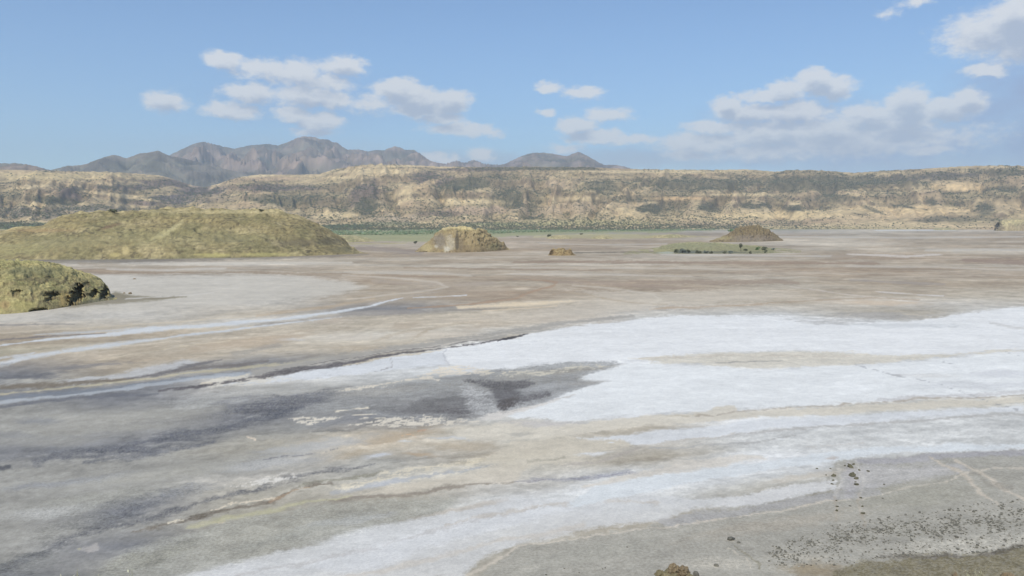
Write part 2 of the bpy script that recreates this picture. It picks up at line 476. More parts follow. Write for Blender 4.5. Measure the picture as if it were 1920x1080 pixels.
def build_ground():
    # polar sheet: fine towards the flats in view, coarse elsewhere, out past the hills
    half = math.radians(36.5)
    a_in = np.linspace(-half, half, 1040)
    a_out = np.linspace(half, 2 * math.pi - half, 42)[1:-1]
    A = np.concatenate([a_in, a_out])
    pys = np.concatenate([[2300, 1700, 1400, 1200, 1130], np.arange(1100, 700, -1.9), np.arange(700, 560, -1.5), np.arange(560, 432, -1.05)])
    r = CAM_H / np.tan(np.arctan((pys - 540) / FPX) + PITCH)
    r = np.concatenate([r, np.geomspace(r[-1] * 1.06, 3200, 14), [4500, 7000, 10000, 14000]])
    R, AA = np.meshgrid(r, A, indexing='ij')
    X = (R * np.sin(AA)).ravel(); Y = (R * np.cos(AA)).ravel()
    Z = np.zeros_like(X)
    nr, nc = R.shape
    Rr = R.ravel(); Af = AA.ravel()
    Af2 = np.where(Af > math.pi, Af - 2 * math.pi, Af)
    lr = np.log(Rr)
    # wandering of the edges, worked in the log-polar map of the ground so it keeps its scale
    w1 = fbm(Af2 * 14, lr * 14, 4, 1); w2 = fbm(Af2 * 14 + 40, lr * 14, 4, 9)
    w3 = fbm(Af2 * 70, lr * 90, 3, 4); w4 = fbm(Af2 * 70, lr * 90, 3, 14)
    Aw = Af2 + w1 * 0.006 + w3 * 0.0016; lw = lr + w2 * 0.012 + w4 * 0.006
    front = np.abs(Af2) < 1.2
    rw = np.exp(lw)
    px, py = image_px(rw * np.sin(Aw), rw * np.cos(Aw), 0.0)
    px = np.where(front, px, 960 + 1200 * np.sign(Af2)); py = np.where(front, py, 700)
    px = np.clip(px, -400, 2320)
    F = flow_coord(np.clip(px, 0, 1920), py)
    # streaks follow the old shorelines
    s1 = fbm(px / 260, F * 0.9, 4, 21)
    s2 = fbm(px / 80, F * 3.1, 4, 31)
    s3 = fbm(px / 22, F * 9.0, 3, 41)
    g1 = fbm(Af2 * 30, lr * 40, 4, 51)
    C = flow_colour(np.clip(px + s1 * 40, 0, 1920), F + s1 * 0.35 + s2 * 0.12)
    # far brown / pale banding
    farm = sst(600, 500, py)
    band = fbm(px / 340, py * 0.11, 5, 61) + 0.35 * fbm(px / 90, py * 0.35, 3, 71)
    tb = sst(-0.28, 0.28, band)[:, None]
    cB = np.array((160, 147, 131.)); cL = np.array((197, 191, 180.))
    C = C + farm[:, None] * 0.46 * ((cB * (1 - tb) + cL * tb) - C) * np.where((px > 180) & (px < 640) & (py > 512), 0.25, 1.0)[:, None]
    lum = 1 + s1 * 0.07 + s2 * 0.055 + s3 * 0.06 + g1 * 0.05
    C = C * lum[:, None]
    s4 = fbm(Af2 * 210, lr * 330, 2, 91) * .55 + noise2(Af2 * 480, lr * 620, 95) * .8
    p = Painter(px, py, C, s1, s2, s3, s4)  # vertex colours painted by hand-placed shapes in image pixel coordinates
    S, P, B = p.stroke, p.poly, p.blob
    # --- far green shore and grass
    P([(560,433),(760,432),(1000,431),(1340,430),(1340,433),(1100,438),(1000,441),(930,444),(800,452),(700,452),(560,452)], (160,163,128), .9, 1.5, 1.5)
    P([(560,432),(1000,430),(1330,430),(1330,432.5),(1000,436),(930,439),(700,441),(560,441)], (140,149,114), .85, 1.4, 2.2)
    S([(1000,444),(1110,440),(1200,441)], 3, (190,186,150), .8)
    S([(1340,430.5),(1500,430),(1700,429.5)], 2, (150,150,120), .7)
    P([(1040,442),(1130,440),(1270,440),(1330,444),(1200,447),(1040,447)], (176,170,135), .8, 1.5, 1)
    S([(1010,456.5),(1135,459),(1250,457)], 2.4, 'v', .6, .9); S([(630,458),(760,456)], 2, (176,172,130), .7)
    S([(600,470),(700,466),(790,474)], 9, (150,142,138), .6)
    S([(1075,474),(1150,473),(1240,472)], 2, (120,115,105), .8)
    S([(1640,432),(1790,431)], 2.4, 'w', .9); S([(1440,444),(1700,446),(1920,444)], 2.5, 'v', .7)
    S([(1240,477.5),(1340,478),(1420,479),(1600,481)], 3, 'v', .7, .9)
    # --- dark foot of the big hill
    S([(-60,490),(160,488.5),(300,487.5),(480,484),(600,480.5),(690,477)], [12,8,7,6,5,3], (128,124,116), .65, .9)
    S([(150,495),(260,500),(400,503)], 7, 'b', .6)
    S([(205,505),(300,507),(420,503)], 4, (205,203,198), .75, .9); S([(287,495),(480,493.5),(655,492)], 3.2, (205,202,194), .8, .9)
    S([(642,509),(740,511),(830,513),(885,517)], [3,6,5,3], (198,193,184), .75, .9)
    S([(180,511),(330,512),(480,511),(605,514),(755,518),(860,519)], [3,4,5,4,4,2], 'B', .75)
    S([(755,502),(960,505),(1150,507)], 3, 'B', .7)
    S([(960,492),(1150,491),(1440,493),(1650,494)], [3,5,5,4], (152,135,120), .7)
    S([(960,501.5),(1100,502),(1250,503),(1440,506)], 2.4, (196,190,180), .7, .9)
    S([(960,514),(1100,515),(1300,518)], 3, (200,195,188), .6)
    S([(1180,527),(1300,529),(1430,528),(1500,531)], [4,9,9,4], (160,147,134), .8)
    S([(1020,528),(1140,531),(1240,538),(1330,545)], [3,7,6,2], (163,150,138), .75)
    S([(1590,477),(1660,479),(1702,481),(1765,477)], [3,4,4,2], (206,202,198), .9)
    S([(1810,488),(1880,491),(1920,493)], [6,9,10], (150,135,124), .8)
    S([(1590,499),(1760,501),(1920,506)], 3.2, (198,193,185), .75, .9)
    S([(1640,546.5),(1700,550),(1770,555)], 2.4, (212,211,210), .9)
    S([(1480,537),(1560,548),(1640,558)], 1.6, (206,200,194), .7)
    S([(1590,524),(1690,530),(1770,533)], [3,6,3], (160,155,152), .6)
    S([(1740,470),(1840,468),(1920,470)], 4, 'v', .6); S([(1560,480),(1620,484),(1700,486)], 5, 'B', .6)
    B(1640,567,105,6,(206,192,174),.8); S([(1440,568),(1560,562),(1640,559),(1720,562)], 2, (176,162,146), .7)
    S([(1217,581),(1247,577.5),(1320,576),(1440,569)], [2,5,4,3], (182,168,152), .85)
    # --- pale pan behind the near mound
    P([(190,518),(400,514),(560,518),(650,527),(690,540),(640,552),(560,560),(430,570),(280,580),(150,586),(0,600),(-60,600),(-60,520)], (198,196,190), .85, 6, 3)
    S([(0,609),(60,608.5),(140,607)], [5,4,1.5], (140,139,140), .8)
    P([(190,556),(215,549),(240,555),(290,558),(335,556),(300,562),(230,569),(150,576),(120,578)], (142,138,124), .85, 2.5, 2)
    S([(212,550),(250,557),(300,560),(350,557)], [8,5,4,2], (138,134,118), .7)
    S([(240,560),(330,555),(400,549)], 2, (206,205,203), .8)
    # orange curl and cream streak
    B(860,545,110,14,(174,162,148),.5)
    S([(700,527),(780,531),(860,534),(930,530)], 5, (178,168,158), .6)
    S([(960,523.5),(1022,526),(1042,529),(1040,535),(1010,544),(980,554),(960,562),(900,569),(830,574),(760,578)], [1,2.4,4,4,3.5,3.5,3.5,3,3,1.5], (168,146,126), .75, .8)
    B(978,541.5,18,3,(214,204,188),.8)
    S([(777,557.5),(830,555.5),(872,553)], 2.4, (214,220,228), .9)
    S([(690,571),(740,562),(775,554),(800,550),(830,546)], [6,7,6,4,2], (172,166,160), .7, grain=.5)
    S([(655,588),(730,586),(790,584)], [4,9,5], (160,157,155), .8)
    S([(860,577),(960,571),(1085,565)], [4,7,2.4], (224,211,188), .9); S([(900,583),(1000,577),(1040,573)], 3, (220,206,184), .6)
    B(905,612,60,9,(182,173,160),.7,-.12); B(760,610,45,9,(184,174,160),.7,-.15); B(620,600,40,7,(190,180,168),.6); B(880,600,60,5,(200,192,180),.6)
    B(660,632,120,8,(203,198,190),.7,-.03); B(820,628,90,10,(206,198,186),.7); B(545,637,28,3,(206,212,220),.8); B(700,655,70,6,(190,178,160),.6)
    B(1060,600,110,10,(196,188,177),.6)
    # sweeping drainage curves round the pan
    P([(1048,540),(1150,546),(1280,548),(1420,545),(1500,552),(1440,562),(1330,570),(1247,573),(1217,580),(1150,590),(1050,600),(960,604),(900,596),(1000,580),(1100,566),(1120,556)], (197,191,181), .65, 5, 4)
    S([(560,512),(680,517),(780,524),(848,533),(862,541),(835,548),(760,557),(690,566),(600,576),(500,587)], [2,4,5,5,4,4,4,4,4,3], (174,163,148), .6, .9)
    S([(640,516),(740,521),(820,529),(840,538),(800,545),(730,553),(650,562)], [2,3,4,3,3,3,2], (205,200,191), .6, .9)
    S([(700,524),(770,529),(812,536),(790,543),(720,548),(650,552),(600,560)], [2,4,4,4,4,3,2], (170,162,151), .55, .9)
    S([(880,520),(960,519),(1050,521),(1100,528),(1108,536),(1080,544),(1040,552)], [2,4,5,6,5,4,2], (168,154,138), .6, .9)
    S([(1060,548),(1100,552),(1130,560),(1180,566),(1250,570)], [2,2,2,2,1.5], (180,168,150), .6, .8)
    S([(1075,535),(1150,541),(1230,552),(1240,562),(1200,572),(1150,582)], [2,3,4,4,3,2], (208,204,195), .5, .9)
    S([(700,640),(760,622),(800,618),(780,630),(760,646)], [3,6,6,4,2], (186,176,160), .5); S([(780,626),(820,612),(860,606),(900,604)], [2,5,5,2], (180,170,155), .5)
    S([(640,634),(700,612),(740,606),(700,622),(690,640)], 3, (206,200,188), .5)
    # --- twin pale channels on the left
    S([(0,625),(75,620),(200,612),(350,602),(480,592)], 2.4, (204,196,180), .7)
    S([(480,592),(560,583),(640,572),(700,560)], 4, (192,176,154), .5)
    S([(62,628),(175,621),(250,617),(330,613)], [2,4,5,3], (192,197,203), .8)
    S([(0,647.5),(50,642),(125,634),(225,624),(300,616),(375,611.5),(475,602),(530,598),(630,585),(692,574),(755,558)], [2,3,5,7,9,7,6,6,6,4,2], (208,215,223), .95, .5, .25)
    S([(0,638),(75,632.5),(150,627),(200,624)], [3,3,2,1.5], (120,118,122), .75)
    S([(0,683),(50,671),(107,661),(175,650),(250,641),(325,632),(400,623),(475,612),(555,604),(640,594)], [9,9,8,7,6,4,4,3,2.5,1.5], (202,209,217), .92, .6, .3)
    S([(0,671),(62,662)], 4, (202,208,216), .8); S([(0,684),(20,681)], 2, (110,110,116), .6)
    S([(480,609),(560,601),(640,592),(700,583)], 3, (160,158,156), .6)
    B(470,640,130,12,(192,178,160),.7,-.12); S([(175,677),(230,667),(330,652),(430,640)], 2, (212,204,184), .6)
    B(250,655,90,8,(180,170,154),.6,-.12)
    # --- dark lenses
    B(55,706,62,9,(112,115,122),.95,-.06,.4); B(170,686,90,6,(136,136,138),.8,-.08); B(-20,716,60,8,(130,132,138),.6)
    P([(100,716),(220,700),(300,685),(345,676),(372,680),(330,692),(240,706),(150,722)], (188,192,198), .85, 3, 2)
    S([(232,708),(290,701),(335,694),(375,682),(415,674)], [2,6,8,6,2], (118,118,122), .9, .8)
    S([(325,697),(425,686),(500,677)], [3,8,3], (120,117,116), .85, .8)
    S([(440,664),(480,655),(520,648)], 8, (150,150,150), .4)
    S([(0,727),(100,722),(190,714),(250,709)], [8,9,6,2], (122,115,104), .85, .7)
    S([(0,738.5),(75,731),(170,722),(250,713),(375,698),(475,688),(555,680),(640,667)], [2,2,2.4,3,5,6,5,3], (198,192,168), .75)
    S([(-20,750),(0,747),(150,733),(250,724),(375,708),(480,696)], [9,8,9,8,6,4], (128,136,148), .9, .7)
    S([(0,756),(90,745),(200,733),(300,720),(400,706),(480,698),(560,688)], [5,5,6,6,6,6,4], (178,186,196), .85, .6)
    S([(0,763),(60,756),(130,748),(220,741),(300,738)], [5,4,4,7,3], (112,116,126), .8, .8, grain=.4)
    # --- white pan west of the long shoreline
    P([(380,724),(480,712),(555,700),(630,688),(705,675),(755,666),(830,656),(840,668),(835,684),(705,697),(567,713),(480,722)], (212,218,226), .97, 2, 1.5)
    P([(832,655),(905,645),(960,636),(990,627),(1025,619),(1060,613),(1100,608),(1180,600),(1240,592),(1330,590),(1440,592),(1560,607),(1700,603),(1800,588),(1920,575),(2000,572),(2000,652),(1920,655),(1780,664),(1640,668),(1500,659),(1440,660),(1300,664),(1180,671),(1135,676),(1060,679),(1010,682),(960,690),(895,691),(838,683)], 'W', .97, 2.4, 1.6)
    B(1565,601,75,7,(176,177,178),.8,0,.3); B(1655,592,90,7,(172,172,172),.85,0,.3); S([(1720,592),(1780,588),(1840,585)], 3, (186,186,184), .6)
    B(1700,610,120,5,(196,202,208),.5); S([(1860,605),(1890,612),(1920,616)], 4, (200,202,204), .6)
    S([(838,655),(833,668),(842,684)], 3, (190,194,202), .7); S([(733,668),(736,690)], 1.2, (165,165,168), .7); S([(700,697),(738,688)], 1.4, (165,165,168), .7)
    P([(1180,672),(1300,664),(1440,660),(1560,659),(1700,666),(1780,664),(1920,655),(1920,658),(1780,668),(1700,676),(1600,684),(1500,690),(1440,691),(1350,686),(1250,682)], (208,206,198), .95, 2, 2.5, .25)
    S([(1200,671),(1400,667),(1600,668)], 2, (196,190,182), .6); S([(1340,680),(1440,677),(1470,676)], 1.6, (160,160,160), .7)
    P([(1177,681),(1250,686),(1350,690),(1440,693),(1600,686),(1750,673),(1920,662),(2000,660),(2000,738),(1920,740),(1715,746),(1615,754),(1440,764),(1335,768),(1210,776),(1135,785),(1072,791),(1022,789),(960,785),(935,778),(960,770),(1017,753),(1082,730),(1127,716),(1078,711),(1110,699)], (224,230,236), .97, 3, 2)
    B(1880,700,60,9,(206,211,220),.7); B(1850,722,120,7,(204,209,217),.5); B(1740,705,60,4,(206,208,210),.5)
    # --- the dark shoreline itself and its grey apron
    S([(480,697),(630,671),(755,652),(905,633),(1000,616),(1060,606),(1185,592)], [12,13,13,13,10,8,4], (168,167,164), .9, .5)
    S([(560,690),(700,664),(830,645),(960,625),(1040,612),(1100,604)], 1.8, (205,201,194), .55); S([(520,694),(660,671),(780,653),(900,638)], 1.4, (120,120,122), .7)
    S([(300,733),(400,720),(480,707),(555,695.5),(630,684),(705,670),(755,662),(830,652.5),(905,643),(960,633)], [3,6,8,9,8,6,3.5,2.2,2,3], (92,90,94), .92, .5, .3, .5)
    S([(935,639),(960,633),(990,626.5)], [3,4,2], (80,80,84), .95, .5)
    S([(640,685),(705,674),(755,665.5),(830,656)], 2, (216,208,190), .7)
    # --- grey tongue with its black pools
    P([(1177,681),(1135,677),(1060,680),(1010,683),(960,691),(895,694),(860,702),(800,712),(740,721),(640,732),(560,738),(500,748),(420,760),(470,792),(560,775),(640,768),(700,780),(760,788),(850,792),(900,787),(935,778),(960,770),(1017,753),(1050,741),(1082,730),(1127,717),(1078,711),(1110,699)], (152,155,158), .9, 2.2, 2, .5)
    B(1050,697,110,6,(160,158,152),.7,-.1); B(700,735,120,8,(168,168,166),.7,-.08)
    B(800,762,115,20,(118,119,122),.92,-.03,.5); B(852,772,52,13,(98,97,100),.9,.05,.7); B(690,752,70,10,(140,142,145),.6)
    P([(870,722),(890,724),(912,735),(925,750),(932,768),(925,776),(900,782),(885,770),(872,755),(862,738)], (180,183,187), .8, 7, 5, .8)
    P([(878,714),(905,722),(922,735),(930,750),(934,768),(945,770),(965,758),(1000,749),(1028,738),(1022,734),(985,742),(965,732),(1000,718),(990,712),(940,711),(900,716)], (100,100,104), .9, 4, 3.5, .7)
    P([(932,752),(975,745),(965,757),(945,770),(934,768)], (90,87,88), .8, 3, 2.5, .6)
    B(1020,725,50,6,(176,180,186),.7,-.15,.4); B(1090,718,45,3.5,(170,170,170),.7,-.05,.3)
    P([(890,787),(935,772),(1017,756),(1060,744),(1040,752),(960,778),(930,790)], (212,211,210), .85, 2, 1.5)
    S([(1080,740),(1040,748),(980,764),(950,775)], 2, (190,186,182), .5)
    # cream crust flecks
    P([(600,737),(740,716),(800,702),(822,688),(860,686),(905,693),(960,698),(900,703),(860,702),(835,706),(825,717),(790,711),(720,722)], (218,213,202), .9, 2, 3, 0, .18)
    P([(900,694),(960,697),(1050,692),(1120,684),(1140,687),(1040,700),(950,706)], (205,202,190), .8, 1, 3, 0, .3)
    P([(655,796),(705,789),(767,783),(800,781),(830,785),(880,790),(900,792),(850,795),(755,799),(700,799)], (218,214,204), .9, 1.6, 2.4, 0, .1)
    P([(540,786),(575,779),(600,785),(640,779),(600,792),(580,795)], (218,214,204), .9, 1.6, 2.4, 0, .1)
    S([(630,771.5),(690,765)], 2.4, (224,219,206), .95); S([(655,780),(702,777)], 2, (224,219,206), .9); S([(675,785),(720,784)], 1.6, (222,217,204), .9)
    S([(468,823),(482,826)], 3, (228,216,200), .9); S([(375,718),(440,706),(470,700)], 3, (222,215,198), .7, .5, .8)
    P([(380,716),(450,704),(520,710),(560,712),(480,722),(400,728)], (210,208,200), .8, 2, 3, 0, .1)
    # --- long dark reefs of wet crust
    P([(300,752),(380,738),(480,722),(560,716),(600,726),(500,745),(400,762),(330,766)], (172,175,177), .6, 5, 4, .4)
    B(500,762,115,17,(106,109,118),.95,-.2,1.0); B(440,752,60,8,(130,133,140),.7,-.15,.8); B(590,745,60,7,(120,123,130),.6,-.15,.7)
    S([(60,868),(100,858),(175,849),(250,838),(325,818),(400,806),(462,790),(520,775),(570,764)], [8,14,20,22,20,15,14,12,6], (96,100,110), .92, .9, .7, 1.0)
    S([(150,868),(230,856),(320,845),(400,828)], [6,12,12,5], (112,116,126), .8, .9, .7, 1.0)
    S([(0,876),(15,875)], 8, (85,88,95), .8); S([(0,862),(100,848),(170,838)], 5, (130,134,142), .5, grain=.8)
    B(75,790,45,7,(132,137,146),.7); B(330,790,110,7,(140,142,145),.55,-.08,.7); B(20,815,60,6,(142,146,152),.5)
    B(200,790,200,22,(176,176,172),.4,-.05); B(120,830,120,10,(172,173,170),.4)
    B(200,940,200,20,(178,180,174),.5,-.15,.5); B(120,905,150,8,(150,156,168),.55,-.12,.5); B(300,890,200,12,(190,190,184),.5,-.12)
    B(80,960,90,12,(190,193,196),.6,-.1,.6)
    B(235,958,95,24,(112,116,124),.85,-.3,1.0); B(330,925,90,12,(138,142,150),.65,-.2,.9)
    S([(0,1075),(60,1042),(120,1012),(175,993),(225,985),(290,968),(375,940),(425,926),(505,908),(555,897),(642,877),(700,872)], [16,14,12,12,10,9,8,8,8,8,8,4], (100,103,110), .88, .9, .8, 1.0)
    B(120,990,110,22,(150,152,150),.6,-.35,.9); B(40,1060,90,30,(128,132,134),.6,-.4,.9)
    P([(395,918),(440,908),(480,899),(550,890),(560,894),(480,906),(430,914)], (216,216,214), .95, 1.4, 2.4, 0, .12)
    S([(250,1000),(290,988),(350,970),(425,957),(480,946),(512,940),(535,925),(560,915),(620,908)], [4,6,7,6,5,6,5,4,2], (112,105,95), .8, .9, .7, .7)
    S([(310,979),(340,972)], 3, (226,220,205), .9); S([(395,955),(430,948),(480,938),(520,932)], [2,4,3,2], (224,216,200), .9, .5, .8); S([(400,975),(425,981)], 3, (214,200,180), .8)
    S([(505,940),(522,933),(555,919),(580,914)], [4,5,3,2], (168,148,128), .7)
    S([(350,985),(420,973),(480,962),(542,948),(610,938),(660,931)], [8,8,8,6,5,3], (196,195,164), .7, .9)
    S([(560,912),(610,904),(667,894),(717,885)], [2,4,5,2], (140,140,128), .7, grain=.6)
    P([(610,911),(667,903),(700,896),(717,886),(730,882),(728,888),(760,883),(805,876),(855,869),(930,852),(960,850),(958,858),(860,876),(790,884),(720,897),(680,905),(690,912),(640,917)], (214,209,194), .85, 2.5, 2.6, 0, .02)
    P([(630,915),(680,908),(684,913),(640,920)], (226,221,206), .95, 1, 1)
    S([(620,922),(690,914),(740,902),(800,892),(850,886),(960,868),(1040,862)], [8,8,8,4,3,2,1], (174,180,190), .65); B(720,905,50,7,(196,203,214),.6,-.15)
    B(960,860,90,9,(218,208,184),.55,-.12)
    P([(640,935),(760,910),(860,890),(960,868),(1000,868),(960,904),(840,913),(740,928)], (206,201,190), .75, 4, 2)
    S([(610,939),(705,932),(780,925),(840,915),(900,909),(960,905),(1022,898)], [2.4,4,5,6,4,3.5,3], (148,142,134), .8, .7)
    S([(960,905),(1000,900),(1040,897),(1110,896),(1140,892),(1175,886),(1195,886)], [3,6,6,5,5,8,3], (150,153,168), .85, .9, .5, .8)
    B(912,871,22,3.5,(150,152,150),.8,-.05)
    B(735,822,85,13,(180,168,150),.8,-.2); B(660,850,45,8,(180,169,151),.6,-.3); B(795,852,32,5,(182,164,142),.7,.1); B(865,835,60,10,(186,176,160),.6)
    B(700,856,35,5,(204,211,222),.85,-.25); B(758,827,22,3,(206,214,224),.85); B(850,822,50,3,(200,206,214),.7)
    B(600,835,110,14,(188,192,197),.7,-.12); B(520,865,110,14,(182,186,192),.6,-.1,.3)
    S([(490,860),(540,855),(600,848),(640,838)], 1.6, (120,122,130), .6, .6, 1.0); S([(785,806),(800,804)], 3, (190,160,140), .8)
    S([(755,816),(775,815),(782,822)], 1.6, (210,180,150), .8)
    B(620,808,50,4,(112,114,114),.7,-.04,.6)
    # --- south west grey slope of the lake floor
    P([(300,1010),(480,965),(620,945),(800,930),(860,925),(840,960),(700,990),(560,1028),(430,1058),(311,1084),(150,1090)], (166,168,163), .75, 8, 4, .5)
    B(660,975,90,8,(188,192,196),.6,-.15); B(560,1000,140,12,(160,163,160),.5,-.25,.5); B(300,1040,80,18,(150,151,142),.6,-.3,.8); B(220,1055,40,8,(216,216,200),.25,-.3,1)
    P([(152,1028),(180,1020),(183,1030),(165,1036)], (178,176,176), .7, 3, 3); B(145,1029,7,2,(200,196,156),.6)
    P([(311,1086),(450,1052),(562,1028),(720,983),(860,955),(960,930),(1060,935),(1200,930),(1320,935),(1480,915),(1570,912),(1500,932),(1400,948),(1324,955),(1250,972),(1150,985),(1050,1005),(960,1025),(900,1050),(860,1086)], (208,212,217), .85, 5, 3)
    P([(560,1062),(700,1020),(850,985),(1000,955),(1100,945),(1000,975),(860,1010),(760,1045),(650,1075)], (214,219,226), .7, 5, 4)
    S([(430,1082),(600,1050),(760,1010),(900,975),(1010,952)], [3,6,6,6,3], (190,190,192), .5, .9, .8); S([(640,1084),(800,1050),(960,1010),(1100,985)], 8, (204,200,194), .6, .9)
    S([(840,985),(980,955),(1100,938),(1230,945)], 5, (200,195,188), .55, .9, .8)
    B(880,950,90,6,(198,192,184),.6,-.2); B(1000,925,60,6,(200,202,204),.6,-.15)
    # --- eastern lower bands
    P([(840,812),(900,798),(960,790),(1020,791),(1072,795),(1135,789),(1210,779),(1330,771),(1345,762),(1380,762),(1384,774),(1615,759),(1750,750),(1920,745),(1920,754),(1700,768),(1500,779),(1340,787),(1200,800),(1080,815),(960,826),(880,824)], (208,205,196), .9, 1.8, 1.5)
    B(1020,795,70,5,(192,192,196),.7); B(975,812,30,5,(176,176,172),.6); S([(1250,782),(1330,776)], 2, (188,182,168), .6)
    S([(1300,779),(1375,773.5),(1440,768),(1615,757),(1715,748),(1800,745),(1920,741)], [1.5,2.4,2.4,2.4,3,2.4,2.4], (176,170,162), .85, .6, .2)
    S([(1640,750),(1760,742),(1920,735)], 5, (190,190,194), .5)
    P([(960,828),(1060,820),(1150,821),(1200,830),(1190,838),(1120,850),(1050,870),(960,880),(900,870),(930,850)], (203,199,188), .85, 4, 3)
    B(1143,830,7,2.2,(214,222,232),.9); B(1110,850,35,3,(215,220,226),.9,-.08); S([(990,866),(1035,861),(1060,856)], 4, (160,158,148), .7, grain=.4)
    P([(1080,822),(1200,812),(1300,800),(1440,786),(1640,775),(1920,760),(1920,772),(1640,790),(1440,806),(1280,826),(1190,836),(1165,822)], (212,218,226), .9, 3, 2)
    S([(1057,872),(1085,869),(1110,866),(1140,860),(1165,850),(1200,842)], [3,5,5,6,6,3], (176,172,168), .8, .7)
    S([(1200,836),(1260,829),(1340,818),(1380,812)], [5,4,3,2], (196,194,190), .7); S([(1220,841),(1290,838),(1310,836),(1375,831),(1440,826),(1490,818)], [2,4,4,4,3,2], (176,178,180), .8, .7)
    S([(1340,818),(1440,810),(1565,799),(1650,793.5),(1765,786),(1865,780),(1920,776)], [2,4,4,4,4,4,4], (180,181,182), .8, .7)
    P([(1180,888),(1260,868),(1340,858),(1430,856),(1440,862),(1340,874),(1220,893),(1120,912),(1090,915)], (205,201,194), .7, 4, 3)
    P([(1060,945),(1120,912),(1200,895),(1330,877),(1440,866),(1560,846),(1700,836),(1800,834),(1920,832),(2000,832),(2000,842),(1920,842),(1760,846),(1640,853),(1580,862),(1440,882),(1300,905),(1200,925),(1080,950)], (212,220,228), .9, 2.5, 2)
    S([(1720,828),(1800,829),(1920,829)], [1,5,5], (188,192,194), .7); S([(1500,838),(1560,834),(1620,828)], 2, (198,196,194), .5)
    # --- grey south-east shore
    P([(1560,870),(1600,861),(1700,856),(1800,846),(1930,842),(2000,842),(2000,1100),(880,1100),(900,1075),(975,1024),(1121,1002),(1200,988),(1324,957),(1400,948),(1500,932),(1580,915),(1540,905)], (167,167,162), .95, 2, 2.5, .3)
    P([(1600,862),(1700,857),(1800,847),(1930,843),(2000,843),(2000,852),(1850,856),(1700,868),(1610,870)], (168,169,176), .9, 2.5, 1.5)
    P([(1230,975),(1324,958),(1400,950),(1500,932),(1580,915),(1640,905),(1650,925),(1560,940),(1400,962),(1250,988)], (172,173,176), .8, 3, 2)
    P([(1560,920),(1575,880),(1640,872),(1800,868),(1820,885),(1700,900),(1640,915)], (182,183,187), .7, 6, 4)
    B(1500,895,90,6,(200,194,184),.6,-.15); P([(1380,930),(1500,905),(1560,896),(1575,915),(1500,925),(1420,945),(1330,952)], (210,213,217), .85, 3, 3)
    S([(871,1080),(930,1050),(975,1025),(1050,1012),(1121,1003),(1200,992),(1387,967),(1470,955),(1556,941),(1620,935),(1687,918),(1760,905),(1800,892),(1860,880),(1930,878)], [5,4,3,3,3,3,3,3,3,2.4,3,3,3,3,4], (202,197,188), .8, .7, .3)
    S([(1650,880),(1720,881),(1800,878)], 3, (198,198,200), .6)
    B(1720,930,140,30,(158,158,148),.45,-.1); B(1450,985,200,14,(180,172,160),.35,-.15); B(1100,1040,150,20,(164,165,160),.5,-.2); B(1150,1030,90,25,(172,172,166),.5,-.2)
    # ruts and wheel tracks
    S([(1747,860),(1802,888),(1840,918),(1875,945)], [2.5,6,6,3], (196,190,180), .9, .7, .2); S([(1790,862),(1840,890),(1880,912),(1930,945)], [2.5,6,6,5], (196,190,180), .9, .7, .2)
    S([(1820,888),(1850,905),(1900,915)], 7, (150,148,142), .5)
    S([(1569,868),(1567,880),(1572,900),(1570,925)], [4,6,5,6], (200,200,198), .5); S([(1601,858),(1612,880),(1616,900),(1612,925)], [4,5,7,5], (198,198,196), .5)
    S([(1590,870),(1592,900),(1596,930)], 14, (174,174,180), .5); S([(1567,930),(1569,955),(1570,975)], 5, (176,168,156), .4); S([(1610,925),(1616,950),(1620,985)], 5, (176,168,156), .4)
    B(1556,861,13,2.4,(186,178,174),.8)
    for q in (((1605,682),(1640,694),(1665,702),(1700,709),(1740,716)), ((1765,722),(1800,732),(1830,744),(1860,755),(1910,768)), ((1765,677),(1790,683)), ((1890,660),(1920,669))):
        S(list(q), 1.2, (150,152,158), .5, .7, .9)
    # south-east strand: brown patch, dark earth bank, salt rim
    B(1510,1068,75,17,(150,140,122),.9); S([(1375,1022),(1400,1042),(1418,1055),(1424,1066)], [2,3,5,3], (140,138,124), .8); S([(1366,1028),(1395,1047),(1408,1062)], 2, (205,201,190), .7)
    B(1340,1058,90,12,(196,194,186),.7,0,.5); B(1500,1044,80,6,(192,190,182),.6); B(1280,1075,60,6,(190,188,180),.5)
    P([(1660,1036),(1720,1018),(1800,1010),(1930,1000),(1930,1028),(1860,1034),(1700,1042)], (190,189,182), .8, 6, 5, .6)
    P([(1540,1092),(1570,1066),(1620,1056),(1680,1046),(1700,1041),(1800,1042),(1870,1034),(1930,1026),(2000,1022),(2000,1100),(1540,1100)], (120,115,95), .95, 5, 4, .7)
    S([(1650,1042),(1700,1040),(1760,1042),(1800,1042),(1870,1035),(1930,1027)], 5, (88,84,78), .75, .8, .9, .8)
    C = p.C; gr = p.grain
    C = C * (1 + s1 * .03 + s2 * .03 + s3 * .025 + (s4 * .045 + g1 * .03) * (.5 + gr) * sst(440, 600, py))[:, None]
    # isolated specks on the white pan
    rr = np.random.default_rng(3)
    for k in range(110):
        x = rr.normal(1400, 110) if k < 55 else rr.uniform(1000, 1900); y = rr.normal(645, 8) if k < 55 else rr.uniform(620, 800)
        S([(x - rr.uniform(1, 3), y), (x + rr.uniform(1, 4), y - rr.uniform(0, .6))], 1.3, (150, 158, 170), rr.uniform(.3, .8), .7, .1)
    colr = lin(np.clip(C, 20, 250)) * K_ALB
    gr = np.clip(gr, 0, 1) * sst(480, 620, py)
    far_out = (~front)
    colr[far_out] = lin((176, 168, 158)) * K_ALB
    m = earth_mat('soda crust', [0.16, 0.9, 4.5, 16.0], [0.28, 0.38, 0.65, 0.45], 0.35, 2.2, 0.04, grain=True)
    o = mesh_np('ground', np.stack([X, Y, Z], 1), grid_faces(nr, nc, True), m, colr, gr)
    tag(o, 'dry soda lake bed streaked with white salt, grey mud and brown silt', kind='structure')
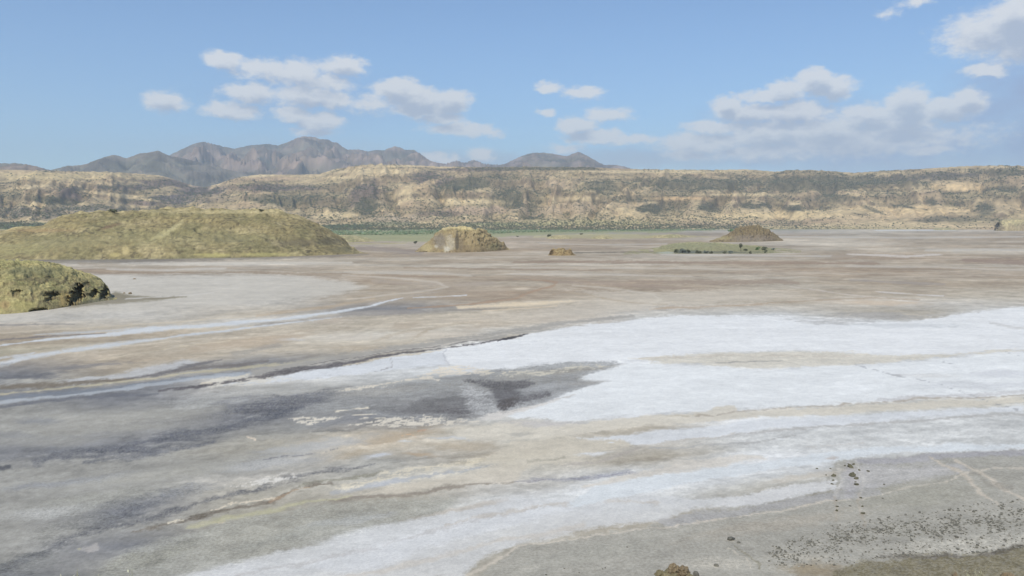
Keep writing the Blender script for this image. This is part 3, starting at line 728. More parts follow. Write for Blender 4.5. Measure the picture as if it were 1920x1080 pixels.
build_ground()

# ------------------------------------------------------------------ the slope the viewer stands on
def hill_z(x, y):
    r = np.hypot(x, y)
    z = np.where(r < 12, 19.9 - 0.36 * r, 15.58 - 0.497 * (r - 12))
    back = sst(0.3, -0.6, y / np.maximum(r, .01))
    z = z * (1 - back) + (19.9 - 0.05 * r) * back
    for bx_, by_, hh in ((7.1, 10.7, .42), (8.0, 10.4, .44), (7.5, 10.9, .25)):
        z = z + hh * np.exp(-(((x - bx_) / .9) ** 2 + ((y - by_) / .8) ** 2))
    z = z + fbm(np.asarray(x) * .35, np.asarray(y) * .35, 4, 77) * 0.16
    return z

def build_near_slope():
    r = np.concatenate([[0.2], np.linspace(1, 48, 90)]); A = np.linspace(0, 2 * math.pi, 241)[:-1]
    R, AA = np.meshgrid(r, A, indexing='ij')
    X = (R * np.sin(AA)).ravel(); Y = (R * np.cos(AA)).ravel(); Z = hill_z(X, Y)
    Z = np.where((R.ravel() > 47.9), -0.5, Z)
    n = fbm(X * .5, Y * .5, 5, 80)
    c = mix(np.tile(np.array((122, 116, 92.)), (len(X), 1)), np.array((160, 146, 112.))[None], sst(-.3, .3, n))
    m = earth_mat('stony slope', [1.5, 9, 40], [.4, .6, .5], .5, 8, .05)
    o = mesh_np('hillside', np.stack([X, Y, Z], 1), grid_faces(len(r), len(A), True), m, lin(c) * .9)
    tag(o, 'stony brown slope under the viewpoint', kind='structure')
build_near_slope()

# ------------------------------------------------------------------ hills built from ridge line and foot line
def interp_line(pts, A):
    a, e = az_el([p[0] for p in pts], [p[1] for p in pts])
    return np.interp(A, a, e)

def box_blur(v, n):
    k = np.ones(n) / n
    return np.convolve(np.pad(v, n // 2, mode='edge'), k, 'valid')[:len(v)]

def knoll(name, sky_pts, base_pts, cols, rows, depth, back, p=2.0, amp=0.6, nscale=0.1, rock=0.5, paint=None,
          mat=None, cavities=(), lumps=0.0, seed=0, capw=.25, palette=None, blur=7, cliffs=0.0, foot_blur=0):
    x0, x1 = base_pts[0][0], base_pts[-1][0]
    A = np.linspace(az_el(x0, 480)[0], az_el(x1, 480)[0], cols)
    te = interp_line(sky_pts, A)
    ab, eb = az_el([q[0] for q in base_pts], [q[1] for q in base_pts])
    rb = CAM_H / -np.interp(A, ab, eb)
    # relief of the ridge over its own foot, 0 at the ends
    te = box_blur(te, blur); rb = box_blur(rb, foot_blur or blur * 2 + 1)
    hrel = np.clip((te + CAM_H / rb), 0, None); hmax = hrel.max()
    w = np.clip(hrel / hmax, 0.0, 1) ** 0.55
    w = box_blur(np.maximum(w, 0.03), blur)
    rr = rb + depth * w; rk = rr + back * w
    t = np.linspace(0, 2, rows)[:, None] * np.ones((1, cols))
    R = np.where(t < 1, rb + (rr - rb) * t, rr + (rk - rr) * (t - 1))
    H = np.clip(CAM_H + rr * te, 0.05, None)
    X = R * np.sin(A); Y = R * np.cos(A)
    # steepness of the face varies along the hill
    pv_ = p * (1 + .35 * fbm(X * nscale * .35, Y * nscale * .35, 2, seed + 1))
    S = np.where(t < 1, 1 - (1 - np.clip(t, 0, 1)) ** pv_, 1 - np.clip(t - 1, 0, 1) ** 1.8)
    Z = H * S
    env = np.clip(S, 0, 1) ** .5 * np.clip(np.minimum(t, 2 - t) * 8, 0, 1) * np.clip(H / H.max(), .25, 1)
    if cliffs:
        n1 = fbm3(X * nscale, Y * nscale, Z * nscale, 3, seed + 3)
        st = H.max() / 5.0; q = Z / st + n1 * 1.2
        Z = Z * (1 - cliffs) + ((np.floor(q) + sst(.3, .7, q % 1.0)) - n1 * 1.2) * st * cliffs * np.clip(env * 2, 0, 1) + Z * cliffs * (1 - np.clip(env * 2, 0, 1))
    for _ in range(3):
        el = (Z - CAM_H) / R
        k = np.argmax(el, axis=0); j = np.arange(cols)
        f = np.clip((CAM_H + te * R[k, j]) / np.maximum(Z[k, j], .05), 0.2, 3)
        Z = Z * box_blur(f, blur * 2 + 1)[None]
    # rock and tussock relief pushed out along the surface normal
    gxr = [np.gradient(q, axis=0) for q in (X, Y, Z)]; gxa = [np.gradient(q, axis=1) for q in (X, Y, Z)]
    nx = gxr[1] * gxa[2] - gxr[2] * gxa[1]; ny = gxr[2] * gxa[0] - gxr[0] * gxa[2]; nz = gxr[0] * gxa[1] - gxr[1] * gxa[0]
    L = np.sqrt(nx ** 2 + ny ** 2 + nz ** 2) + 1e-9; sg = np.where(nz < 0, -1, 1); nx, ny, nz = nx / L * sg, ny / L * sg, nz / L * sg
    D = amp * env * (fbm3(X * nscale, Y * nscale, Z * nscale, 5, seed + 3) + rock * (ridged3(X * nscale * 1.6, Y * nscale * 1.6, Z * nscale * 2.4, 4, seed + 8) - .55))
    if lumps:
        D = D + lumps * env * fbm3(X * nscale * 4, Y * nscale * 4, Z * nscale * 6, 4, seed + 20)
    X = X + nx * D; Y = Y + ny * D; Z = Z + nz * D
    Z = Z - 0.4 * np.clip(1 - np.minimum(t, 2 - t) * 12, 0, 1)
    push = np.zeros_like(Z)
    pxv, pyv = image_px(X, Y, Z)
    dark = np.zeros_like(Z)
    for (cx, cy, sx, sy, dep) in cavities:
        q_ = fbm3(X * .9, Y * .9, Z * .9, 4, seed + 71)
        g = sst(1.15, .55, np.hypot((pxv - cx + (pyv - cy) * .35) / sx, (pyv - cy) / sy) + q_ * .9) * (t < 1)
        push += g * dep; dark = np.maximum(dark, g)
    X = X + push * np.sin(A); Y = Y + push * np.cos(A); R2 = np.hypot(X, Y)
    gz_r = 1 / np.maximum(np.abs(nz), .2) - 1
    pal = palette or {'grass': (168,156,112), 'dry': (196,180,132), 'rock': (128,114,92), 'dark': (84,76,62), 'green': (138,138,96)}
    N = lambda s, k: fbm3(X * s, Y * s, Z * s * 1.4, 4, seed + k)
    C = np.tile(np.array(pal['grass'], float), (*Z.shape, 1))
    C = mix(C, np.array(pal['green'], float), sst(-.1, .35, N(nscale * .8, 31)))
    C = mix(C, np.array(pal['dry'], float), sst(.05, .45, N(nscale * 1.3, 37)) * .8)
    steep = sst(.25, .9, gz_r + N(nscale * 3, 41) * .6)
    C = mix(C, np.array(pal['rock'], float), steep * .8)
    spots = sst(.16, .34, N(nscale * 7, 47)) * (.35 + .65 * sst(-.2, .2, N(nscale * 1.1, 49)))
    C = mix(C, np.array(pal['dark'], float), spots * .75)
    cap = sst(1 - capw, 1.0, t) * (1 - sst(1.3, 1.6, t))
    C = mix(C, np.array(pal['dry'], float) * 1.06, cap * sst(-.35, .1, N(nscale * 2, 53)) * .85)
    C = mix(C, np.array(pal['dark'], float) * .8, dark * .5)  # shade inside the hollows, deepened by darkening the surface colour
    C = C * (1 + N(nscale * 9, 59)[..., None] * .26)
    if paint is not None:
        pxv, pyv = image_px(X, Y, Z)
        C = paint(pxv, pyv, t, C, N)
    o = mesh_np(name, np.stack([X, Y, Z], -1).reshape(-1, 3), grid_faces(rows, cols), mat, lin(np.clip(C, 10, 250)).reshape(-1, 3) * .92)
    return o, dict(A=A, R=R2, Z=Z, t=t)

m_big = earth_mat('dry grass hill', [.25, 1.2], [.55, .7], .8, .5, .5)
m_near = earth_mat('grassy rock mound', [.6, 3.0], [.5, .7], .8, 1.2, .35)
m_rock = earth_mat('weathered rock', [.3, 1.2], [.6, .8], .8, .5, .5)

def paint_big(px, py, t, C, N):
    for (x, y, rx, ry, c, a) in [(985/3+0,205*0+438,0,0,(0,0,0),0)]:
        pass
    def b(x, y, rx, ry, c, a, tilt=0):
        d = np.hypot((px - x) / rx, (py - y - tilt * (px - x)) / ry) + N(.3, 5) * .5
        nonlocal C
        C = mix(C, np.array(c, float), a * (1 - sst(.4, 1.2, d)))
    b(320, 432, 26, 6, (206,192,142), .8, -.7); b(300, 440, 20, 5, (204,190,142), .7, -.6)
    b(235, 468, 8, 12, (206,186,132), .8); b(215, 478, 14, 5, (204,186,126), .7); b(400, 478, 40, 4, (196,184,118), .7); b(500, 477, 60, 4, (190,180,116), .6)
    b(560, 455, 60, 8, (118,108,86), .6); b(620, 452, 30, 8, (96,90,72), .6); b(640, 468, 30, 7, (104,100,78), .5); b(430, 448, 40, 7, (124,118,92), .5)
    b(205, 425, 20, 4, (120,92,76), .5, -.3); b(120, 455, 120, 14, (152,144,106), .5); b(330, 445, 200, 18, (156,150,108), .35)
    b(420, 397, 160, 4, (204,188,140), .7); b(80, 432, 70, 4, (168,142,104), .6); b(20, 468, 80, 14, (168,160,112), .5)
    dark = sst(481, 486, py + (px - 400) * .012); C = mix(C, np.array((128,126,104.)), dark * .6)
    return C

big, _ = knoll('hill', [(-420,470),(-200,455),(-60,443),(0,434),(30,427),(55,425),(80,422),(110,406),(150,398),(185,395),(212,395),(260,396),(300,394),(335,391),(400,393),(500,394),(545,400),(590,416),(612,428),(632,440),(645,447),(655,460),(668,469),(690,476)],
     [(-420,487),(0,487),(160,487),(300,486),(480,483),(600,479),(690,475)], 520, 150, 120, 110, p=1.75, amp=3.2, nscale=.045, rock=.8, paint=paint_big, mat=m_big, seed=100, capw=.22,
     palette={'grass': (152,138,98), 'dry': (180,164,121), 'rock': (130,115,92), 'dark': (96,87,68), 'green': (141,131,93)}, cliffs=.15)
tag(big, 'large dry grass hill rising from the lake bed on the left', kind='structure')

def paint_near(px, py, t, C, N):
    def b(x, y, rx, ry, c, a, tilt=0):
        nonlocal C
        d = np.hypot((px - x) / rx, (py - y - tilt * (px - x)) / ry) + N(.6, 5) * .4
        C = mix(C, np.array(c, float), a * (1 - sst(.4, 1.2, d)))
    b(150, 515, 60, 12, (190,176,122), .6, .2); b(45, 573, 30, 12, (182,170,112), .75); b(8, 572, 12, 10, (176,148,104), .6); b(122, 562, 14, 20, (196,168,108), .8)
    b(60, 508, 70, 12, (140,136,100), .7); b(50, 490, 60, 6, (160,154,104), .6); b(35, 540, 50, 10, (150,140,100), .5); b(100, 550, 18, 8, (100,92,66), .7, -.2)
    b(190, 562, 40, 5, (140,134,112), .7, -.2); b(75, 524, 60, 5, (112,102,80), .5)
    return C
near, _ = knoll('mound', [(-260,500),(-120,482),(-40,484),(0,486.5),(60,489),(110,497),(150,506),(180,518),(196,530),(203,541),(209,552),(216,559)],
     [(-260,596),(-80,592),(0,590),(45,588),(85,582),(130,576),(165,569),(190,565),(216,560)], 420, 190, 26, 24, p=2.0, amp=.85, nscale=.16, rock=.9, paint=paint_near, mat=m_near,
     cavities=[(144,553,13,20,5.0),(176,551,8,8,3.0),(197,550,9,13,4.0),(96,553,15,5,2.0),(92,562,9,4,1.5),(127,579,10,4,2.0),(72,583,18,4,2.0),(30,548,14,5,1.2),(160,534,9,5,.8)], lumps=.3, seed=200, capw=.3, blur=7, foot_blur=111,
     palette={'grass': (178,165,114), 'dry': (202,188,130), 'rock': (154,138,102), 'dark': (104,92,66), 'green': (164,156,106)}, cliffs=.22)
tag(near, 'grassy rock mound with dark hollows at the left edge, nearest to the viewer', kind='structure')

def paint_dome(px, py, t, C, N):
    def b(x, y, rx, ry, c, a, tilt=0, n=.4):
        nonlocal C
        d = np.hypot((px - x) / rx, (py - y - tilt * (px - x)) / ry) + N(.15, 5) * n
        C = mix(C, np.array(c, float), a * (1 - sst(.5, 1.15, d)))
    C = mix(C, np.array((158,138,104.)), np.full(C.shape[:2], .55))
    b(825, 452, 14, 16, (140,130,114), .8); b(843, 457, 10, 18, (186,175,152), .75, -.25, .8); b(838, 468, 6, 6, (196,190,172), .6)
    b(857, 450, 4, 22, (96,88,74), .8, 0); b(865, 458, 6, 14, (128,114,92), .6); b(895, 455, 30, 14, (172,152,112), .6); b(905, 440, 20, 6, (182,164,120), .6, .3)
    b(800, 465, 14, 8, (184,168,124), .7); b(870, 427.5, 40, 4, (212,194,142), .95, .06, .2); b(835, 428, 16, 3, (206,190,146), .7); b(925, 462, 16, 8, (158,146,106), .7)
    b(905, 435, 14, 2, (110,98,76), .7, .55); b(818, 462, 5, 4, (216,210,196), .5)
    C = mix(C, np.array((84,74,58.)), sst(469, 472.5, py) * sst(.1, .3, N(.4, 6)) * .8)
    return C
dome, _ = knoll('rock_dome', [(778,472),(786,466),(796,458),(808,449),(816,440),(826,434),(836,429),(845,427),(858,425.5),(872,426),(886,428),(900,430),(915,438),(928,446),(940,454),(950,462),(956,469)],
     [(778,472),(800,473),(850,473.5),(900,472.5),(930,470.5),(956,468)], 240, 120, 34, 40, p=3.0, amp=2.6, nscale=.10, rock=1.2, paint=paint_dome, mat=m_rock, seed=300, capw=.25, lumps=.7, blur=15,
     palette={'grass': (166,152,110), 'dry': (204,188,140), 'rock': (144,126,98), 'dark': (100,88,68), 'green': (150,142,100)}, cliffs=.3)
tag(dome, 'broad brown rock dome with a pale grey cliff patch, mid lake bed', 'rock outcrop')

small, _ = knoll('rock_stack', [(1026,479),(1030,476),(1032,470),(1036,467),(1045,466),(1056,466.5),(1059,470),(1062,470.5),(1065,467),(1069,467),(1072,471),(1076,476.5),(1081,479)],
     [(1026,479),(1050,479.6),(1081,479)], 130, 90, 8, 7, p=2.0, amp=1.1, nscale=.22, rock=1.2, mat=m_rock, seed=400, capw=.1, lumps=.5, blur=5, cavities=[(1034,474,3,5,1.5)],
     palette={'grass': (160,138,98), 'dry': (188,168,122), 'rock': (138,116,84), 'dark': (88,72,54), 'green': (140,122,88)}, cliffs=.3)
tag(small, 'small blocky brown rock with a notched top standing alone right of the rock dome', 'rock')

def paint_islet(px, py, t, C, N):
    def b(x, y, rx, ry, c, a, tilt=0):
        nonlocal C
        d = np.hypot((px - x) / rx, (py - y - tilt * (px - x)) / ry) + N(.15, 5) * .5
        C = mix(C, np.array(c, float), a * (1 - sst(.4, 1.2, d)))
    b(1300, 461, 80, 6, (160,156,118), .6); b(1230, 470, 40, 4, (170,162,118), .8); b(1380, 466, 60, 6, (156,150,112), .7); b(1330, 473.5, 100, 3, (112,110,94), .85); b(1290, 472, 30, 3, (110,114,102), .7); b(1430, 468, 50, 5, (146,142,106), .5)
    b(1250, 474, 20, 3, (184,186,168), .8); b(1350, 475, 60, 2, (150,146,112), .6)
    return C
islet, _ = knoll('grassy_islet', [(1168,477),(1190,472),(1215,468.5),(1235,463),(1262,456),(1290,454.5),(1340,455),(1380,458),(1420,461),(1450,465),(1490,469),(1502,473)],
     [(1168,477.5),(1220,476.5),(1300,476.5),(1400,476.5),(1440,476),(1502,474)], 260, 70, 150, 60, p=1.3, amp=1.2, nscale=.1, rock=.6, paint=paint_islet, mat=m_rock, seed=500, capw=.2,
     palette={'grass': (158,151,112), 'dry': (178,168,128), 'rock': (132,124,100), 'dark': (100,96,78), 'green': (150,148,108)})
tag(islet, 'low flat grassy islet fringed with dark bushes, in front of the pointed rock hill', kind='structure')

def paint_dome2(px, py, t, C, N):
    C = mix(C, np.array((132,114,88.)), np.full(C.shape[:2], .6))
    C = mix(C, np.array((92,82,66.)), sst(.05, .35, N(.35, 9)) * .7)
    d = np.hypot((px - 1410) / 50, (py - 447) / 8); C = mix(C, np.array((148,136,122.)), .6 * (1 - sst(.4, 1.2, d)))
    d = np.hypot((px - 1350) / 30, (py - 446) / 5); C = mix(C, np.array((178,164,118.)), .6 * (1 - sst(.4, 1.2, d)))
    return C
dome2, _ = knoll('rock_hill', [(1330,453),(1340,449),(1352,445),(1365,439),(1375,432),(1385,428),(1398,424.5),(1410,425.5),(1420,424.5),(1428,428),(1440,432),(1452,440),(1462,446),(1468,451)],
     [(1330,453.5),(1360,454),(1430,453),(1468,451.5)], 200, 100, 55, 50, p=2.6, amp=4.0, nscale=.07, rock=1.4, paint=paint_dome2, mat=m_rock, seed=600, capw=.15, lumps=3.2,
     palette={'grass': (158,144,104), 'dry': (184,166,124), 'rock': (136,118,94), 'dark': (98,86,70), 'green': (146,138,100)}, cliffs=.35)
tag(dome2, 'pointed craggy brown rock hill behind the grassy islet', 'rock outcrop')

edge, _ = knoll('rock_bluff', [(1862,430),(1865,424),(1869,417),(1878,413.5),(1890,412.5),(1905,411.5),(1930,410),(1980,408),(2060,414),(2120,424)],
     [(1862,432.6),(1880,433),(1960,433),(2120,432)], 160, 60, 90, 110, p=4.5, amp=4, nscale=.03, rock=1.0, mat=m_rock, seed=700, capw=.3, cavities=[(1867,424,6,9,30)], lumps=3,
     palette={'grass': (188,172,128), 'dry': (204,188,140), 'rock': (160,142,112), 'dark': (104,92,74), 'green': (160,150,114)})
tag(edge, 'low tan bluff with a dark shaded left end at the far right edge', 'bluff')

for (sk, bs, dp, lab, sd) in [
    ([(604,452),(612,446),(622,441.5),(645,440.5),(668,442),(690,446),(702,451)], [(604,453),(650,454),(702,452)], 60, 'low tan rise just beyond the right end of the large hill', 800),
    ([(1025,446),(1032,442.5),(1045,441),(1062,441.5),(1068,443),(1072,446)], [(1025,446.6),(1050,447.2),(1072,446.6)], 30, 'short low bank with a brown eroded face beyond the rock dome', 810),
    ([(1108,446),(1114,443),(1126,441.5),(1140,442),(1150,446)], [(1108,446.6),(1130,447.2),(1150,446.6)], 30, 'short pale eroded bank right of the brown one, on the far shore', 820),
    ([(1205,444.5),(1225,442),(1255,439.5),(1275,440),(1295,443.5)], [(1205,445),(1250,445.6),(1295,444)], 30, 'long thin tan bank left of the pointed rock hill', 830),
    ([(1748,430),(1754,427.5),(1768,427),(1782,427.5),(1795,430)], [(1748,430.4),(1770,430.8),(1795,430.4)], 60, 'small dark flat bank near the far right shore', 840)]:
    o, _ = knoll('earth_bank', sk, [(q[0], q[1] + .8) for q in bs], 90, 40, dp, dp, p=2.4, amp=.8, nscale=.06, rock=.8, mat=m_rock, seed=sd, capw=.4,
      palette={'grass': (186,172,128), 'dry': (200,186,142), 'rock': (162,136,112), 'dark': (120,100,84), 'green': (170,162,118)})
    tag(o, lab, 'bank', 'low banks on the far shore')

# ------------------------------------------------------------------ escarpment beyond the lake
CREST = [(-300,330),(-100,322),(0,318),(60,319),(120,321),(200,322),(250,325),(300,329),(320,334),(340,341),(362,348),(385,351),(405,346),(425,339),(445,333),(470,329),(490,327),(560,327.5),(600,326),(625,318),(660,312),(700,307.5),(760,309),(820,312),(900,313.5),(1000,312.5),(1100,313.5),(1190,317),(1260,318),(1340,318.5),(1400,317.5),(1458,322),(1480,319),(1530,319),(1600,324),(1655,320.5),(1720,317),(1800,312),(1860,310),(1920,311),(2100,306),(2300,310)]
def build_escarpment():
    A = np.linspace(az_el(-260, 420)[0], az_el(2180, 420)[0], 1150)
    rows = 215
    te = interp_line(CREST, A)
    te = te + fbm(A * 260, A * 0, 3, 5) * 0.0006
    t = np.concatenate([np.linspace(0, .22, 40)[:-1], np.linspace(.22, 1, 150), np.linspace(1.02, 1.5, 26)])[:, None] * np.ones((1, len(A)))
    pxA = 960 + FPX * np.tan(A)
    r0 = 2350 + 650 * sst(1100, 1500, pxA) - 250 * sst(500, 100, pxA)
    r1 = 4500 + 200 * fbm(A * 5, A * 0, 2, 3)
    R = r0 + (r1 - r0) * t
    Hc = CAM_H + te * r1
    foot = 46.0
    u = np.clip((t - .30) / .70, 0, 1)
    # gullies run down the face, spurs between them
    gx = A[None] * 16 + (1 - t) * .9 * np.sin(A * 9)[None]
    wig = fbm(gx * 1.5, t * 3.0, 4, 11) * .9
    gul = ridged(gx + wig * .35, t * .55 + 3, 3, 14)                 # 1 on spurs? valleys where low
    gul2 = ridged(gx * 2.6 + wig * .6, t * 1.6, 4, 17)
    # benches
    uw = np.clip(u + (gul - .5) * .10 * (u > 0) + wig * .02, 0, 1)
    prof = np.interp(uw, [0, .10, .22, .30, .36, .50, .58, .64, .78, .86, .93, 1], [0, .09, .16, .24, .39, .47, .52, .67, .75, .88, .94, 1])
    Z = foot * np.clip(t / .30, 0, 1) ** 1.6 + (Hc - foot) * prof
    X = R * np.sin(A); Y = R * np.cos(A)
    face = np.sin(np.clip((t - .12) / .88, 0, 1) * math.pi) ** .7
    Z = Z + (gul - .55) * 42 * face + (gul2 - .5) * 15 * face + fbm(X * .005, Y * .005, 4, 19) * 14 * np.clip(face + .1, 0, 1)
    Z = np.where(t > 1, Hc - (t - 1) * 40 + fbm(X * .004, Y * .004, 3, 7) * 6 * np.clip((t - 1) * 8, 0, 1), Z)
    Z = np.maximum(Z, 0.3 * np.clip(t * 30, -1, 1) + 14 * t ** 1.2)
    for _ in range(3):                              # scale heights to fit the skyline given in image pixels
        el = (Z - CAM_H) / R; k = np.argmax(el, 0); j = np.arange(len(A))
        need = CAM_H + te * R[k, j]; f = need / Z[k, j]
        f = box_blur(f, 15)
        Z = Z * (1 + (f[None] - 1) * np.clip((Z - 30) / 120, 0, 1))
    Z = np.where(t == 0, -2.0, Z)
    px, py = image_px(X, Y, Z)
    slope = np.abs(np.gradient(Z, axis=0)) / np.maximum(np.gradient(R, axis=0), 1)
    n = lambda s, k, q=4: fbm(X * s, Y * s, q, k)
    tan = np.array((188,173,140.)); brn = np.array((166,148,122.)); scr = np.array((106,100,78.)); rk = np.array((124,110,96.)); grn = np.array((92,112,76.))
    C = np.tile(tan, (*Z.shape, 1))
    C = mix(C, brn, sst(-.15, .3, n(.004, 60)) * .8)
    C = mix(C, np.array((198,184,150.)), sst(.1, .35, n(.008, 61)) * .5)
    steep = sst(.30, .55, slope + n(.02, 62) * .12)
    C = mix(C, rk, steep * .6)
    valley = sst(.62, .36, gul + n(.01, 63) * .12) * face
    C = mix(C, scr, valley * .45)
    den = sst(-.15, .45, n(.003, 64) + (u - .5) * .35 * sst(1000, 1500, px) + n(.02, 65) * .5) * sst(.16, .3, t)
    C = mix(C, scr, den * .3)
    # thin strata following the benches, and bush-sized mottling
    st_ = fbm(px / 260, Z * .055 + n(.003, 70) * 1.5, 4, 71)
    C = mix(C, np.array((200,184,146.)), sst(.05, .3, st_) * sst(.2, .3, t) * .25)
    C = mix(C, np.array((120,108,92.)), sst(-.05, -.3, st_) * sst(.2, .3, t) * .25)
    # broad scrub belts and bare shoulders, as they lie on the face
    def b(x, y, rx, ry, c, a, tilt=0, nn=.6):
        nonlocal C
        if a > 0: a = min(1, a * 1.12)
        d = np.hypot((px - x) / rx, (py - y - tilt * (px - x)) / ry) + (e1 + e2 * .6) * nn
        C = mix(C, np.array(c, float), min(1, a * 1.2) * (1 - sst(.45, 1.1, d)))
    e1 = n(.006, 66); e2 = n(.02, 67)
    pur = (120,108,100); dk = (104,100,82); pale = (196,182,148); gr = (96,112,84)
    b(680, 360, 40, 25, pur, .85, -.2); b(690, 390, 22, 22, dk, .7); b(810, 335, 50, 16, pur, .85, .1); b(880, 345, 60, 15, dk, .7, -.15); b(960, 375, 35, 25, dk, .8, .3); b(1000, 392, 22, 20, dk, .7)
    b(900, 318, 110, 4, pur, .85, 0, .3); b(1010, 316, 150, 4, dk, .6, 0, .4)
    b(500, 352, 110, 8, pur, .85, 0, .4); b(540, 375, 110, 12, dk, .6); b(500, 335, 80, 5, (176,158,132), .8, 0, .3); b(480, 330, 50, 3, pale, .8, -.05, .3); b(640, 333, 60, 3, pale, .6, 0, .4)
    b(700, 322, 90, 6, pale, .7, 0, .6); b(745, 312, 60, 3, pale, .8, 0, .4); b(625, 404, 50, 9, pale, .8, 0, .4); b(760, 360, 25, 12, pale, .6, -.4); b(800, 345, 40, 6, (186,168,136), .7, -.4)
    b(870, 378, 90, 6, pale, .7, .02, .5); b(900, 395, 70, 10, (178,160,138), .7); b(820, 402, 50, 6, pur, .5); b(740, 410, 80, 9, (172,158,136), .7, 0, .4); b(720, 420, 90, 5, (150,150,122), .6)
    b(1090, 372, 80, 8, pale, .6, 0, .6); b(1060, 390, 110, 12, (176,160,134), .7, -.05); b(1110, 345, 30, 10, pale, .6); b(1045, 345, 40, 12, (170,154,130), .6)
    b(1130, 350, 40, 16, dk, .6); b(1180, 372, 60, 8, dk, .4); b(1220, 392, 30, 10, dk, .85, 0, .5); b(1325, 388, 26, 9, dk, .85, 0, .5); b(1420, 385, 40, 8, dk, .7); b(1490, 392, 24, 8, dk, .8)
    b(1300, 345, 160, 16, dk, .55); b(1500, 345, 160, 18, dk, .65); b(1640, 340, 120, 14, dk, .6); b(1760, 330, 140, 9, (106,100,90), .75, -.03); b(1880, 322, 70, 8, dk, .7); b(1560, 372, 60, 10, dk, .5)
    b(1380, 365, 90, 3.5, pale, .7, 0, .4); b(1280, 372, 70, 4, (196,172,134), .6); b(1250, 322, 160, 3, pale, .7, 0, .4)
    b(1450, 405, 200, 10, (200,184,146), .7, -.02); b(1700, 395, 130, 12, (194,176,140), .75, 0); b(1800, 350, 60, 12, (192,174,140), .7, 0); b(1650, 405, 120, 8, (182,166,136), .6); b(1880, 385, 60, 14, (170,156,128), .7)
    b(1640, 395, 22, 5, dk, .6, .3); b(1700, 388, 40, 3, dk, .7, .15); b(1745, 378, 14, 8, dk, .7); b(1890, 355, 24, 7, dk, .7); b(1850, 392, 20, 14, dk, .7); b(1800, 412, 90, 7, dk, .55)
    b(100, 330, 180, 8, (190,176,138), .7, 0, .8); b(130, 368, 24, 22, pur, .85, .4); b(90, 375, 70, 10, dk, .7, .1); b(60, 400, 90, 14, (118,112,102), .7); b(230, 352, 60, 6, pur, .6); b(220, 365, 70, 3, pale, .7, .09, .3)
    b(250, 385, 60, 6, pale, .4); b(60, 350, 60, 4, pale, .6, -.1, .4); b(300, 345, 40, 10, pur, .8); b(280, 380, 60, 6, pur, .7); b(160, 392, 60, 10, (120,116,106), .6); b(340, 372, 60, 12, (108,102,104), .7)
    b(372, 358, 60, 13, (112,103,102), .9, 0, .4); b(330, 345, 40, 9, (116,106,102), .7); b(400, 372, 60, 8, (150,138,118), .6); b(250, 372, 70, 3, (186,172,138), .7, .12, .3)
    b(90, 425, 160, 10, gr, .8); b(640, 424, 60, 5, gr, .8); b(700, 429, 130, 3, (124,134,104), .7, 0, .6); b(960, 421, 120, 5, (140,146,110), .6)
    b(1100, 418, 180, 8, (176,170,130), .6, 0, .4); b(1500, 427, 300, 3, (176,166,128), .6, 0, .3); b(1000, 431, 380, 2.4, (142,146,114), .6, 0, .6)
    C = C * (1 + n(.04, 68)[..., None] * .22 + n(.008, 69)[..., None] * .10) * np.array((1.07, 1.025, .955))
    m = earth_mat('escarpment', [.05, .12], [.3, .4], .25, .05, 4)
    o = mesh_np('escarpment', np.stack([X, Y, Z], -1).reshape(-1, 3), grid_faces(len(t), len(A)), m, lin(np.clip(C, 10, 250)).reshape(-1, 3) * .95)
    tag(o, 'long terraced escarpment of dry grass and scrub behind the lake', kind='structure')
    return A, R, Z, t, px, py, C, slope
ESC = build_escarpment()

# ------------------------------------------------------------------ mountains behind
def mountain(name, sky, r_front, r_crest, low_py, seed, label, tint, amp=120, cols=500, rows=90, detail=1.0, paint=None):
    A = np.linspace(az_el(sky[0][0], 330)[0], az_el(sky[-1][0], 330)[0], cols)
    te = interp_line(sky, A) + fbm(A * 220, A * 0 + seed, 3, seed) * .0007
    t = np.linspace(0, 1.35, rows)[:, None] * np.ones((1, cols))
    R = r_front + (r_crest - r_front) * t
    lo = CAM_H + az_el(960, low_py)[1] * r_front
    Hc = CAM_H + te * r_crest
    tt = np.clip(t, 0, 1)
    Z = lo + (Hc - lo) * (tt ** 1.15)
    X = R * np.sin(A); Y = R * np.cos(A)
    k1 = 1 / 900 * detail
    g = ridged(X * k1 * 1.3 + fbm(X * k1, Y * k1, 3, seed + 2) * .6, Y * k1 * .8, 5, seed + 4)
    env = np.sin(np.clip(t, 0, 1) * math.pi) ** .6
    Z = Z + (g - .6) * amp * 2.2 * env + fbm(X * k1 * 5, Y * k1 * 5, 4, seed + 9) * amp * .35 * (env + .08)
    Z = np.where(t > 1, np.minimum(Z, Hc - (t - 1) * 900), Z)
    for _ in range(3):
        el = (Z - CAM_H) / R; k = np.argmax(el, 0); j = np.arange(cols)
        f = (CAM_H + te * R[k, j]) / Z[k, j]
        Z = Z * (1 + (box_blur(f, 7)[None] - 1) * np.clip(t * 1.6, 0, 1))
    Z[0] = np.minimum(Z[0], 0) - 5
    Z[-1] = -5
    px, py = image_px(X, Y, Z)
    n = lambda s, q: fbm(X * s, Y * s, 5, seed + q)
    C = np.tile(np.array(tint, float), (*Z.shape, 1))
    C = mix(C, np.array((104,96,86.)), sst(-.1, .3, n(.0018, 20)) * .7)
    C = mix(C, np.array((150,128,108.)), sst(.05, .4, n(.0011, 23)) * .7)
    C = mix(C, np.array((98,98,82.)), sst(.62, .42, g) * .5)
    C = C * (1 + n(.006, 26)[..., None] * .35)
    if paint: C = paint(px, py, C, n)
    m = earth_mat('mountain side ' + str(seed), [.004, .015], [.3, .4], .5, .006, 30)
    o = mesh_np(name, np.stack([X, Y, Z], -1).reshape(-1, 3), grid_faces(rows, cols), m, lin(np.clip(C, 10, 250)).reshape(-1, 3) * .95)
    tag(o, label, kind='structure')
    return o

